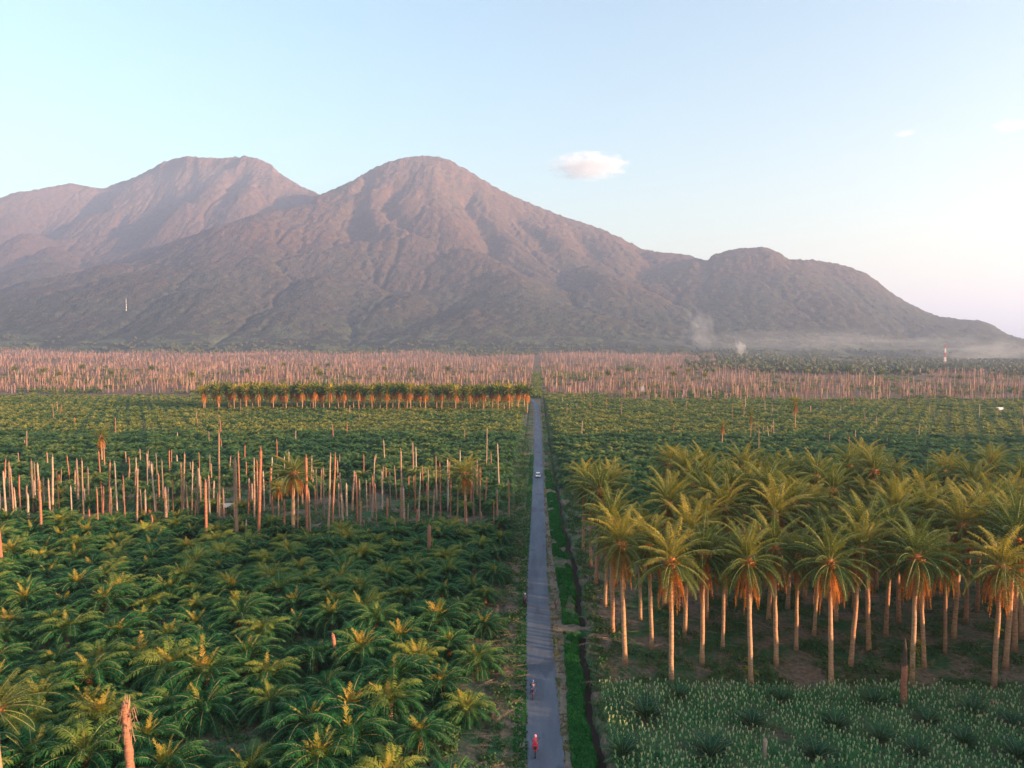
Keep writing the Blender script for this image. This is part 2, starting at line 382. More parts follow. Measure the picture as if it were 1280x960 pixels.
# ------------------------------------------------------------------ mountains
SIL = [(-260, 300), (-120, 268), (-50, 256), (0, 247), (15, 241), (40, 238), (85, 229), (105, 233), (125, 236), (165, 222), (185, 212), (200, 203), (230, 195), (250, 197), (270, 198), (290, 197), (305, 195), (325, 200), (340, 207), (345, 214), (375, 233), (398, 243), (430, 230), (450, 219), (460, 212), (490, 200), (520, 195), (545, 196), (560, 200), (585, 214), (610, 230), (640, 246), (670, 258), (700, 270), (755, 288), (775, 298), (800, 311), (815, 315), (850, 318), (866, 321), (880, 326), (890, 318), (915, 312), (955, 309), (970, 315), (985, 325), (1020, 326), (1045, 330), (1070, 337), (1090, 348), (1110, 364), (1135, 381), (1170, 396), (1200, 400), (1228, 402), (1240, 407), (1255, 418), (1280, 425), (1330, 433), (1420, 437)]
def crest(pts, step=12):
    out = []
    for (a, b) in zip(pts[:-1], pts[1:]):
        k = max(1, int(abs(b[0]-a[0])/step))
        for i in range(k):
            t = i/k; out.append([a[j]+(b[j]-a[j])*t for j in range(3)])
    out.append(list(pts[-1])); P = []
    for x, y, D in out: d = ray(x, y); P.append((d[0]/d[1]*D, D, H+d[2]/d[1]*D))
    return np.array(P)
def mountains():
    G = 20.; xs = np.arange(-6800, 5200, G); ys = np.arange(2300, 8400, G); X, Y = np.meshgrid(xs, ys)
    sil = dict(SIL); s = lambda a, b: [(x, y) for x, y in SIL if a <= x <= b]
    r1 = crest([(x, y, 6500+500*math.sin(x*.011)) for x, y in s(-260, 398)]+[(450, 275, 6300), (520, 330, 6300)])
    r2 = crest([(300, 300, 4700), (350, 268, 4950), (398, 243, 5150)]+[(x, y, 5350+150*math.sin(x*.013)) for x, y in s(430, 866)]+[(910, 345, 5000), (960, 370, 4800)])
    r3 = crest([(830, 350, 4600), (866, 332, 4650)]+[(x, y, 4650-(x-880)*1.1) for x, y in s(880, 1330)])
    r4 = crest([(235, 222, 6300), (225, 250, 5600), (250, 300, 4800), (240, 345, 4200), (260, 385, 3600)], 20)
    r5 = crest([(548, 218, 5150), (560, 255, 4700), (590, 310, 4200), (640, 350, 3800), (660, 385, 3400)], 20)
    r6 = crest([(60, 252, 6700), (40, 290, 5600), (80, 335, 4700), (60, 370, 4000)], 20)
    r7 = crest([(640, 250, 5200), (720, 310, 4600), (760, 350, 4000)], 20)
    r8 = crest([(472, 228, 5250), (440, 270, 4900), (400, 320, 4400), (360, 360, 3900)], 20)
    wx = X+90*fbm(X/700., Y/700., 3); wy = Y+90*fbm(X/700.+50, Y/700.+31, 3)
    Z = np.zeros_like(X)
    for r, Rk, pw in ((r1, 3300, 1.9), (r2, 2900, 1.75), (r3, 1900, 1.5), (r4, 1500, 1.5), (r5, 1300, 1.6), (r6, 1500, 1.5), (r7, 1200, 1.5), (r8, 1200, 1.6)):
        for cx, cy, cz in r:
            k = 1-np.hypot(wx-cx, wy-cy)/Rk; np.maximum(Z, cz*np.clip(k, 0, 1)**pw, out=Z)
    edge = np.clip((Y-2500)/900, 0, 1)
    Z = Z*np.clip((Y-2500)/700, 0, 1)**.7+edge*((40+60*np.clip(-X/500, 0, 1))*np.abs(fbm(X/420., Y/420., 4))+18)*np.clip((3600-X)/1500, 0, 1)
    Z = Z+(.05+.04*np.clip(Z/600, 0, 1))*Z**.85*fbm(X/300., Y/300., 4)*.8
    Z = Z+apron(X, Y)+np.clip(Z/500, 0, 1)*(9*fbm(X/130., Y/130., 3)+R.uniform(-4, 4, Z.shape))
    # fluvial erosion: drainage area from a D8 flow, stream power incision
    ny, nx = Z.shape; off = [(-1, -1), (-1, 0), (-1, 1), (0, -1), (0, 1), (1, -1), (1, 0), (1, 1)]
    idx = np.arange(ny*nx).reshape(ny, nx)
    for it in range(8):
        best = np.zeros_like(Z); rec = idx.copy()
        Zj = Z+R.uniform(0, .5, Z.shape)
        P = np.pad(Zj, 1, mode='edge'); I = np.pad(idx, 1, mode='edge')
        for dy, dx in off:
            sl = (Zj-P[1+dy:1+dy+ny, 1+dx:1+dx+nx])/(G*math.hypot(dx, dy)); b = sl > best
            best = np.where(b, sl, best); rec = np.where(b, I[1+dy:1+dy+ny, 1+dx:1+dx+nx], rec)
        A = [G*G]*(ny*nx); rl = rec.ravel().tolist(); order = np.argsort(-Zj.ravel(), kind='stable').tolist()
        for k in order:
            q = rl[k]
            if q != k: A[q] += A[k]
        z = Z.ravel().tolist()
        AA = (np.minimum(np.array(A), 3e6)**.5*.012).tolist()      # implicit step, from low to high
        for k in reversed(order):
            q = rl[k]
            if q != k and z[q] < z[k]:
                f = AA[k]/G*2.2; nzk = (z[k]+f*z[q])/(1+f); z[k] = nzk if nzk > z[k]-10 else z[k]-10
        Z = np.array(z).reshape(ny, nx)
        lap = (np.roll(Z, 1, 0)+np.roll(Z, -1, 0)+np.roll(Z, 1, 1)+np.roll(Z, -1, 1)-4*Z); lap[0] = lap[-1] = 0; lap[:, 0] = lap[:, -1] = 0
        Z = Z+(.11 if it < 4 else .03)*lap
        if it == 3:                                            # wear the early relief down, then cut fine fresh gullies
            Zs = Z.copy()
            for _ in range(40):
                Zp = np.pad(Zs, 1, mode='edge'); Zs = Zs+.22*(Zp[:-2, 1:-1]+Zp[2:, 1:-1]+Zp[1:-1, :-2]+Zp[1:-1, 2:]-4*Zs)
            Z = .25*Z+.75*Zs+np.clip(Z/400, 0, 1)*(3.5*fbm(X/55., Y/55., 3)+R.uniform(-2.5, 2.5, Z.shape))
    for pts, dep, wd in (([(572, 250, 5050), (588, 275, 4850), (603, 298, 4650), (622, 325, 4420), (640, 345, 4250)], 130, 75), ([(468, 228, 5250), (455, 255, 5000), (448, 285, 4800), (440, 312, 4600), (455, 335, 4400)], 105, 70),
                         ([(500, 262, 5000), (488, 290, 4800), (497, 312, 4620), (525, 330, 4450)], 80, 65), ([(650, 270, 5050), (665, 290, 4900), (680, 312, 4700)], 60, 60), ([(285, 225, 6300), (280, 250, 6000), (290, 270, 5700)], 90, 80),
                         ([(240, 230, 6300), (225, 262, 5900), (205, 280, 5600)], 80, 80), ([(150, 258, 6100), (135, 275, 5900), (128, 290, 5700)], 70, 80), ([(800, 328, 5000), (812, 350, 4700), (800, 372, 4300)], 60, 70), ([(730, 300, 5000), (745, 330, 4700), (742, 355, 4400)], 55, 60)):
        dm = np.full_like(Z, 1e9); c_ = crest(pts, 4)
        for cx, cy, _c in c_: np.minimum(dm, np.hypot(wx-cx, wy-cy), out=dm)
        Z = Z-1.15*dep*np.exp(-(dm/wd)**1.4)
    # raise or lower whole flanks so that the skyline has the heights measured for it
    U = X/Y; nb = 420; ub = np.linspace(-1.1, .95, nb); bi = np.clip(((U-ub[0])/(ub[1]-ub[0])).astype(int), 0, nb-1)
    tu = []; tt = []
    for x, y in SIL: d = ray(x, y); tu.append(d[0]/d[1]); tt.append(d[2]/d[1])
    for _ in range(8):
        T = (Z-H)/Y; mx = np.full(nb, -1.); np.maximum.at(mx, bi.ravel(), T.ravel())
        want = np.interp(ub, tu, tt); rt = np.where(mx > .004, np.clip((want+.0)/np.maximum(mx, .004), .6, 1.7), 1)
        rt = np.convolve(np.pad(rt, 1, mode='edge'), np.array([1, 2, 1])/4., 'valid')
        wide = np.convolve(np.pad(rt, 16, mode='edge'), np.hanning(35)[1:-1]/np.hanning(35).sum(), 'same')[16:-16]
        q = np.clip(T/np.maximum(np.interp(U, ub, mx), .01), 0, 1)**5
        Z = H+(Z-H)*np.where(Z > H, np.interp(U, ub, rt)*q+np.interp(U, ub, wide)*(1-q), 1)
    # finer grid with the bumps of the forest
    def up(Z):
        a = np.zeros((Z.shape[0]*2-1, Z.shape[1]*2-1)); a[::2, ::2] = Z
        a[1::2, ::2] = (Z[1:]+Z[:-1])/2; a[:, 1::2] = (a[:, :-2:2]+a[:, 2::2])/2; return a
    Z = up(Z); xs = np.linspace(xs[0], xs[-1], Z.shape[1]); ys = np.linspace(ys[0], ys[-1], Z.shape[0]); X, Y = np.meshgrid(xs, ys)
    fo = np.clip((Y-2600)/400, 0, 1)
    Z = Z+fo*(7*fbm(X/42., Y/42., 3)+R.uniform(-2.8, 2.8, Z.shape)+8*np.clip(noise2(X/24., Y/24.), 0, 1))-6*np.clip((2900-Y)/500, 0, 1)
    keep = (np.abs(X+200) < .9*Y+500); nx = len(xs)
    q = (keep[:-1, :-1] & keep[1:, 1:]); r, c = np.nonzero(q); i = r*nx+c
    V = np.stack([X.ravel(), Y.ravel(), Z.ravel()], 1); Fq = np.stack([i, i+1, i+nx+1, i+nx], 1)
    used = np.zeros(len(V), bool); used[Fq.ravel()] = True; mp = np.cumsum(used)-1
    mb = MB(); mb.add(V[used], mp[Fq])
    m, nt, out = newmat('forested_mountain'); p = geo_pos(nt); sep = N(nt, 'ShaderNodeSeparateXYZ'); nt.links.new(p, sep.inputs[0])
    n1 = noise(nt, .024, 8, .78, p); n2 = noise(nt, .0022, 5, .6, p)
    forest = ramp(nt, n1, [(.35, (.016, .028, .024)), (.5, (.036, .044, .034)), (.68, (.078, .076, .055))])
    scrub = ramp(nt, n1, [(.33, (.024, .019, .016)), (.5, (.060, .037, .028)), (.7, (.12, .068, .050))])
    hr = N(nt, 'ShaderNodeMapRange'); hr.inputs[1].default_value = 60; hr.inputs[2].default_value = 800; nt.links.new(sep.outputs[2], hr.inputs[0])
    f = math_(nt, 'ADD', hr.outputs[0], math_(nt, 'MULTIPLY', math_(nt, 'SUBTRACT', n2, .5), 1.6), True)
    col = mixc(nt, f, forest, scrub)
    n4 = noise(nt, .006, 3, .6, p, 1.5); lo = N(nt, 'ShaderNodeMapRange'); lo.inputs[1].default_value = 190; lo.inputs[2].default_value = 60; nt.links.new(sep.outputs[2], lo.inputs[0])
    col = mixc(nt, math_(nt, 'MULTIPLY', ramp(nt, n4, [(.52, (0, 0, 0)), (.58, (.8, .8, .8))]), lo.outputs[0]), col, (.10, .115, .07))
    vo = N(nt, 'ShaderNodeTexVoronoi'); vo.inputs['Scale'].default_value = .09; nt.links.new(p, vo.inputs['Vector'])
    b = bsdf(nt, col, .95, .05, bump=math_(nt, 'ADD', vo.outputs['Distance'], n1), bs=.55, bd=8); nt.links.new(b.outputs[0], out.inputs[0])
    tag(mb.obj('mountains', m, smooth=True), kind='structure'); return Z, xs, ys
import os
MZ, MX, MY = mountains()
def mz(x, y):
    j = int(np.clip((x-MX[0])/(MX[1]-MX[0]), 0, len(MX)-1)); i = int(np.clip((y-MY[0])/(MY[1]-MY[0]), 0, len(MY)-1)); return float(MZ[i, j]) if y > MY[0] else 0.

# ------------------------------------------------------------------ oil palms
OILV = []
for k in range(6):
    cr = oil_crown(100+k).mesh('crown', [M['oil'], M['rachis']]); he = heart(200+k).mesh('young_fronds', [M['young'], M['rachis']])
    he2 = heart(230+k, 3).mesh('young_fronds', [M['young'], M['rachis']])
    st, _ = stem(2.2, .42, .36, 300+k, 9, 4); OILV.append((cr, he, he2, st.mesh('trunk', M['boot'] if k % 2 else M['dead'], True)))
OIL1 = [oil_crown(120+k, 1, 28, 4.9) for k in range(4)]
OIL2 = [oil_crown(140+k, 2, 15, 4.8) for k in range(4)]
def oil_palm(x, y, rz, sc, hz, k, label, group, big):
    r = thing('oil_palm', label, 'oil palm', (x, y, float(gz(x, y))-.1), rz, group, sc)
    cr, he, he2, st = OILV[k]
    t = link('trunk', st, r); t.scale = (1, 1, hz/2.2)
    c = link('crown', cr, r); c.location = (0, 0, hz); c.rotation_euler = (random.uniform(-.16, .16), random.uniform(-.16, .16), 0)
    h = link('young_fronds', he if big else he2, r); h.location = (0, 0, hz+.2); h.rotation_euler = c.rotation_euler
    return r
n_oil = 0
for row in range(19):                                                    # foreground plantation left of the road
    y = 56+row*6.5
    for c in range(30):
        x = -8.6-c*7.3-(3.65 if row % 2 else 0); j_ = .6 if c == 0 else 1.7; xx = x+random.uniform(-j_, j_); yy = y+random.uniform(-1.5, 1.5)
        if abs(xx) > .82*yy+9: continue
        if yy > 172 and xx < -14: continue
        if xx < -14 and random.random() < .03: continue
        edge = c == 0
        oil_palm(xx, yy, random.uniform(0, 6.28), (random.uniform(.78, .9) if edge else random.uniform(.86, 1.2)), random.uniform(.7, 2.0), random.randrange(6),
                 'dark green oil palm on the plot edge along the left side of the road' if edge else 'dark green oil palm with arching fronds in the dense foreground plot left of the road',
                 'oil palms bordering the left of the road' if edge else 'oil palms of the foreground plot left of the road', random.random() < .28)
        n_oil += 1
def rows(y0, y1, xa, xb, sp=8.6, jit=.9):
    out = []; r = 0; y = y0
    while y < y1:
        x = xa+(sp/2 if r % 2 else 0)
        while x < xb:
            X = x+R.uniform(-jit, jit); Y = y+R.uniform(-jit, jit)
            if abs(X) < .8*Y+12: out.append((X, Y))
            x += sp
        y += sp*.87; r += 1
    return np.array(out)
L1 = rows(188, 236, -260, -7.5); L1 = L1[(R.random(len(L1)) < .38) | (L1[:, 0] > -24)]
Rr = rows(182, 226, 15, 240)
mids = np.concatenate([L1, Rr]); mids = mids[np.argsort(mids[:, 1])]
rest = []
for x, y in mids:
    if n_oil < 296 and y < 236:
        left = x < 0
        oil_palm(x, y, random.uniform(0, 6.28), random.uniform(.8, 1.0), random.uniform(1, 2.6), random.randrange(6),
                 'low green oil palm among the standing dead trunks left of the road' if left else 'green oil palm just beyond the grove of tall palms right of the road',
                 'oil palms among the dead trunks' if left else 'oil palms beyond the tall grove', random.random() < .3); n_oil += 1
    else: rest.append((x, y))
far = [np.array(rest).reshape(-1, 2), rows(236, 492, -420, -7.5), rows(226, 620, 11, 560)]
fl = rows(492, 640, -560, -10); fl = fl[(fl[:, 0] < -262)]; far.append(fl); far.append(rows(625, 660, 9, 60, 7)); far.append(rows(655, 1150, -4, 5, 6)); far.append(rows(494, 640, -250, -9, 7.5))
pt = rows(640, 1500, -900, 900, 13, 6); far.append(pt[fbm(pt[:, 0]/110, pt[:, 1]/60, 3) > .12+(pt[:, 1]-640)/2500])
def palms_stuff(name, P, tpls, sc, kind_label):
    mb = MB(); K = len(tpls)
    for k in range(K):
        q = P[k::K]; n = len(q)
        if n == 0: continue
        z = R.uniform(1.0, 2.6, n)+apron(q[:, 0], q[:, 1]); patch = .22*fbm(q[:, 0]/60, q[:, 1]/60, 2)
        mb.place(tpls[k], np.stack([q[:, 0], q[:, 1], z], 1), R.uniform(0, 6.28, n), R.uniform(.85, 1.1, n)*sc, R.uniform(0, .3, n)+patch)
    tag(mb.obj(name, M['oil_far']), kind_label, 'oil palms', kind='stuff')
allf = np.concatenate(far)
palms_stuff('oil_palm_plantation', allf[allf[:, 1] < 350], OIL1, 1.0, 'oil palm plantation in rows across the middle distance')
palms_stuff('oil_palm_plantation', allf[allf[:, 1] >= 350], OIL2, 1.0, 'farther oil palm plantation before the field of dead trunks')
print('oil', n_oil, len(allf))

# bluish young palms standing in the crop field
YB = []
for k in range(3):
    rng = np.random.default_rng(400+k); mb = MB()
    for i in range(22):
        a = i/21; frond(mb, rng, i*2.4, math.radians(78-50*a), math.radians(35-50*a), rng.uniform(2.8, 3.8), 18, .7, .11, .3, .045, tint=rng.uniform(0, .6), r0=.1)
    YB.append(mb.mesh('fronds', [M['blue'], M['rachis']]))
YBS = [(808, 897), (848, 872), (888, 946), (940, 908), (975, 876), (1045, 908), (1020, 948), (1092, 880), (1160, 905), (1146, 944), (1215, 893), (1266, 908), (1272, 948), (778, 945), (1100, 925), (1205, 930)]
ST = plain('young_palm_stump', (.16, .1, .06))
for i, (px, py) in enumerate(YBS):
    p = gp(px, py+4); r = thing('young_palm', 'bluish green young palm rosette standing in the pale tasselled crop', 'young palm', (p[0], p[1], 0), random.uniform(0, 6), 'young palms in the crop field', random.uniform(.7, 1.0))
    link('fronds', YB[i % 3], r); mb = MB(); V, f = tube([(0, 0, -.1), (0, 0, .45)], [.28, .2], 8); mb.add(V, f); mb.obj('trunk', ST, r)

# ------------------------------------------------------------------ tall palms
TV = []
for k in range(7):
    c, s, b, t = tall_parts(500+k); TV.append((c.mesh('crown', [M['tall'], M['rachis']]), s.mesh('dry_fronds', [M['dry'], M['dry']]), b.mesh('crown_base', M['boot'], True), t.mesh('trunk', M['trunk'], True)))
TL = []
for k in range(4):
    c, s, b, t = tall_parts(520+k, 1); TL.append((c.mesh('crown', [M['tall'], M['rachis']]), s.mesh('dry_fronds', [M['dry'], M['dry']]), b.mesh('crown_base', M['boot'], True), t.mesh('trunk', M['trunk'], True)))
TLD = [c for c in [(TL[0])]]
FERN = [fern(600+k).mesh('fern_clump', M['fern']) for k in range(3)]
def tall_palm(x, y, label, group=None, lod=0, sc=1, ferns=(), var=None, rz=None, skirt=True):
    v = (TV if lod == 0 else TL); v = v[(var if var is not None else random.randrange(len(v))) % len(v)]
    r = thing('palm_tree', label, 'palm tree', (x, y, float(gz(x, y))-.1), random.uniform(0, 6.28) if rz is None else rz, group, sc)
    r.rotation_euler[0] = random.uniform(-.05, .05); r.rotation_euler[1] = random.uniform(-.05, .05)
    for nm, d in zip(('crown', 'dry_fronds', 'crown_base', 'trunk'), v):
        if nm == 'dry_fronds' and not skirt: continue
        link(nm, d, r)
    for z, s in ferns:
        f = link('fern_clump', FERN[random.randrange(3)], r); f.location = (0, 0, z); f.scale = (s, s, s); f.rotation_euler = (0, 0, random.uniform(0, 6))
    return r
FRONT = {(0, 0): ('second front row palm of the right grove counted from the ditch', ()),
         (1, 0): ('tall front row palm with a single yellow fern clump low on its trunk', ((2.2, 1.05),)),
         (2, 0): ('tall front row palm with a bare pale trunk midway along the right grove', ()),
         (3, 0): ('tall front row palm with fern clumps up its trunk just right of the charred stub', ((3.0, .9), (5.2, .8), (1.6, .6))),
         (4, 0): ('rightmost tall palm of the front row of the right grove', ((8.5, .7),)),
         (-1, 1): ('tall palm at the left corner of the right grove next to the ditch', ())}
nt_ = 0
for j in range(15):
    for i in range(-12, 18):
        x = 17.9+10.4*i+5.0*j; y = 92.9+5.6*j
        if x < 8.9 or abs(x) > .76*y+9 or (j > 11 and x < 30): continue
        xj = x+random.uniform(-.5, .5); yj = y+random.uniform(-.5, .5)
        if (i, j) in FRONT:
            lb, fe = FRONT[(i, j)]; tall_palm(x, y, lb, None, 0, random.uniform(.97, 1.03), fe)
        else:
            if j > 2 and random.random() < (.06 if j < 6 else .22): continue
            fe = ((random.uniform(2, 11), random.uniform(.6, 1)),) if random.random() < .3 else ()
            row2 = j == 0
            tall_palm(xj, yj, 'tall sunlit palm with orange dry fronds behind the front row of the right grove', 'tall palms of the grove right of the road', 0, random.uniform(.82, 1.1), fe)
        nt_ += 1
for r_ in range(4):                                                      # distant belt left of the road
    for c in range(24):
        if nt_ > 292: break
        x = -8-c*9.9-(5 if r_ % 2 else 0)+random.uniform(-1.5, 1.5); y = 497+r_*8+random.uniform(-1.5, 1.5)-.0*c
        if x < -244: continue
        tall_palm(x, y, 'distant tall palm in the orange stemmed belt left of the road', 'tall palms of the distant belt', 1, random.uniform(.86, 1.0)); nt_ += 1
print('tall', nt_)
def lone(px, ytop, ybase, label, wid=1, lod=0, ferns=(), skirt=True):
    p = gp(px, ybase); zc = zat(px, ytop, p[1]); sc = zc/16.5
    r = tall_palm(p[0], p[1], label, None, lod, 1, ferns, skirt=skirt)
    r.scale = (wid, wid, sc)
    return r
lone(366, 592, 672, 'bushy living palm standing tallest among the dead trunks, left of the road', 1.4)
lone(583, 592, 662, 'living yellow crowned palm with orange dry fronds among the dead trunks nearest the road', 1.1)
lone(128, 545, 585, 'lone palm with brown hanging fronds above the low oil palms far left', .8)
lone(348, 610, 650, 'smaller orange tinted palm just left of the bushy living palm', .6)
lone(902, 533, 562, 'lone palm with glowing orange dry fronds beyond the right grove', .62)
lone(994, 505, 545, 'lone dark palm with an orange crown base beyond the right grove', .75)
lone(938, 520, 556, 'slim bare topped palm between the two lone palms beyond the right grove', .35)
p = gp(1, 1010); pl = tall_palm(p[0]+.2, p[1], 'palm with long green fronds cut by the left edge, lower left corner', None, 0, 1, skirt=False); pl.scale = (.85, .85, zat(0, 885, p[1])/16.5)

# ------------------------------------------------------------------ dead trunks
DT = []
for k in range(8):
    rng = np.random.default_rng(700+k); mb, top = stem(10, .30+.05*(k % 3), .24+.03*(k % 2), 700+k, 9, 8, rng.uniform(-.25, .25), .08)
    for i in range(5):
        a = rng.uniform(0, 6.28); V, f = tube([top*[1, 1, 1]-[0, 0, .3], top+[math.cos(a)*.12, math.sin(a)*.12, rng.uniform(.2, .6)]], [.13, .02], 5); mb.add(V, f)
    DT.append(mb)
DTM = [m.mesh('dead_trunk', M['deadred'] if k % 3 == 0 else M['dead'], True) for k, m in enumerate(DT)]
def dead(x, y, h, w=1, label=None, group=None, k=None, ferns=0):
    d = DTM[random.randrange(8) if k is None else k]
    if ferns:
        r = thing('dead_palm_trunk', label, 'dead trunk', (x, y, -.1), 0, group); t = link('trunk', d, r); t.scale = (w, w, h/10)
        f = link('fern_clump', FERN[random.randrange(3)], r); f.location = (0, 0, h*ferns); f.scale = (.75, .75, 1.1); return r
    o = link('dead_palm_trunk', d); tag(o, label, 'dead trunk', group); o.location = (x, y, -.1); o.scale = (w, w, h/10); o.rotation_euler = (random.gauss(0, .035), random.gauss(0, .035), random.uniform(0, 6)); return o
TR = [(1, 568, 640), (5, 575, 632), (8, 590, 650), (13, 578, 640), (18, 585, 655), (21, 610, 650), (26, 596, 652), (36, 617, 660), (45, 578, 625), (50, 580, 640), (55, 597, 640), (66, 571, 642), (75, 588, 646), (90, 607, 650), (105, 576, 655), (111, 585, 632), (123, 611, 668), (129, 609, 646), (137, 578, 656), (147, 578, 645), (157, 595, 662), (171, 586, 665), (178, 613, 660), (182, 613, 655), (185, 567, 620), (195, 580, 648), (204, 576, 625), (217, 600, 650), (229, 568, 650), (235, 605, 650), (240, 577, 622), (243, 625, 660), (247, 586, 655), (251, 595, 640), (267, 601, 635), (300, 566, 640), (306, 650, 678), (294, 585, 660), (318, 575, 655), (341, 585, 648), (397, 586, 636), (389, 613, 680), (410, 571, 682), (415, 571, 672), (430, 618, 668), (434, 605, 662), (447, 593, 655), (450, 627, 668), (465, 571, 650), (471, 613, 665), (456, 650, 672), (477, 583, 628), (484, 622, 664), (488, 590, 636), (494, 651, 674), (503, 563, 650), (511, 596, 622), (517, 596, 620), (509, 630, 668), (520, 636, 672), (523, 592, 662), (535, 586, 646), (541, 612, 657), (545, 570, 625), (551, 580, 662), (581, 627, 668), (592, 590, 655), (600, 585, 645), (602, 640, 660), (608, 536, 590), (624, 555, 615), (617, 628, 665), (622, 612, 650), (63, 600, 650), (98, 600, 640), (113, 637, 665), (192, 643, 668), (210, 610, 655), (280, 610, 650), (312, 600, 645), (330, 600, 640), (355, 625, 672), (372, 620, 675), (440, 590, 640), (459, 600, 640), (563, 600, 650), (571, 610, 660), (588, 600, 640)]
for i, (px, yt, yb) in enumerate(TR):
    p = gp(px, yb); h = zat(px, yt, p[1])
    dead(p[0], p[1], h, random.uniform(.5, .85), 'bare dead palm trunk standing in the strip of trunks left of the road', 'dead trunks of the strip left of the road')
for i in range(100):                                                     # further trunks of the same strip
    y = random.uniform(178, 262); x = random.uniform(-.78*y, -14)
    dead(x, y, random.uniform(5, 11), random.uniform(.5, .8), 'bare dead palm trunk standing in the strip of trunks left of the road', 'dead trunks of the strip left of the road')
def dead_px(px, yt, yb, label, w=1, k=None, ferns=0):
    p = gp(px, yb); return dead(p[0], p[1], zat(px, yt, p[1]), w, label, None, k, ferns)
dead_px(274, 541, 665, 'tallest pale dead trunk, rising above all others of the left strip', .8, 2)
dead_px(258, 603, 680, 'thick rust coloured dead trunk just left of the tallest pale one', 1.1, 0)
dead_px(323, 562, 684, 'tall thick orange dead trunk left of the bushy living palm', 1.1, 3)
dead_px(2, 658, 716, 'thick dead trunk cut by the left edge below the strip of trunks', 1.5, 0)
dead_px(536, 657, 700, 'pointed pinkish dead trunk alone in front of the strip, toward the road', 1.3, 3)
dead_px(421, 792, 842, 'short red dead stump alone in the middle of the foreground oil palms', 1.0, 0)
dead_px(955, 922, 948, 'short pale stump standing in the tasselled crop field', .8, 4)
dead_px(1240, 873, 888, 'tiny white stump at the far edge of the crop field', .7, 4)
dead_px(42, 576, 640, 'dead trunk wrapped in yellow fern, second fern clad one from the left', 1, 2, .75)
dead_px(98, 575, 640, 'dead trunk with a bright yellow fern clump high up, far left', 1, 4, .7)
dead_px(52, 600, 672, 'short dead trunk with a fern at its top before the far left trunks', 1, 0, .85)
dead_px(296, 575, 680, 'dead trunk clad in golden fern halfway between the tallest trunk and the bushy palm', 1.2, 4, .5)
dead_px(208, 610, 665, 'golden fern covered dead trunk left of the little hut', 1.2, 4, .75)
for px_, yt_, yb_ in ((172, 590, 640), (228, 580, 650), (262, 600, 655), (405, 585, 650), (450, 600, 660), (478, 590, 640), (560, 575, 640), (600, 600, 655), (636, 600, 650), (330, 590, 640), (140, 610, 660), (505, 610, 660)):
    p = gp(px_, yb_); dead(p[0], p[1], zat(px_, yt_, p[1]), .8, 'fern clad dead trunk among the bare ones left of the road', 'fern clad dead trunks', 4, random.uniform(.5, .9))
dead_px(384, 572, 678, 'thick dead trunk right behind the bushy living palm with a fern band', 1.0, 3, .8)
# charred stub before the right grove
p = gp(1129, 884); h = zat(1129, 797, p[1]); r = thing('burnt_stub', 'dark topped thin burnt trunk standing at the crop edge before the right grove', 'dead trunk', (p[0], p[1], -.1))
mb, top = stem(h*.62, .40, .34, 41, 9, 5); mb.obj('trunk', M['deadred'], r, True)
mb = MB(); V, f = tube([(0, 0, h*.6), (.05, 0, h*.8), (0, .03, h)], [.33, .25, .10], 8); mb.add(V, f); mb.obj('charred_top', plain('charred_wood', (.09, .05, .035), .9), r)
# the frayed trunk lower left
p = gp(162, 1010); h = zat(160, 878, p[1]); r = thing('frayed_trunk', 'dead reddish palm trunk with a frayed splintered top in the lower left corner', 'dead trunk', (p[0], p[1], -.1))
mb = MB(); ks = 14; tt = np.linspace(0, 1, ks); V, f = tube(np.stack([.15*np.sin(tt*5), 0*tt, h*tt], 1), .42-.06*tt+.05*np.sin(tt*37), 11); mb.add(V, f); mb.obj('trunk', M['deadred'], r, True)
mb = MB(); rng = np.random.default_rng(3)
for i in range(26):
    a = rng.uniform(0, 6.28); z = h-rng.uniform(-.2, 3.2); c, s = math.cos(a), math.sin(a); o = rng.uniform(.3, .75); l = rng.uniform(.7, 1.7)
    V, f = tube([(c*.3, s*.3, z-.1), (c*(.3+o*.5), s*(.3+o*.5), z+.25), (c*(.3+o), s*(.3+o), z-l*.6)], [.07, .06, .015], 4); mb.add(V, f, rng.uniform(0, .6))
for i in range(8):
    a = rng.uniform(0, 6.28); V, f = tube([(math.cos(a)*.22, math.sin(a)*.22, h-.4), (math.cos(a)*.3, math.sin(a)*.3, h+rng.uniform(.3, 1.1))], [.12, .02], 4); mb.add(V, f, .5)
mb.obj('splinters', M['debris'], r)

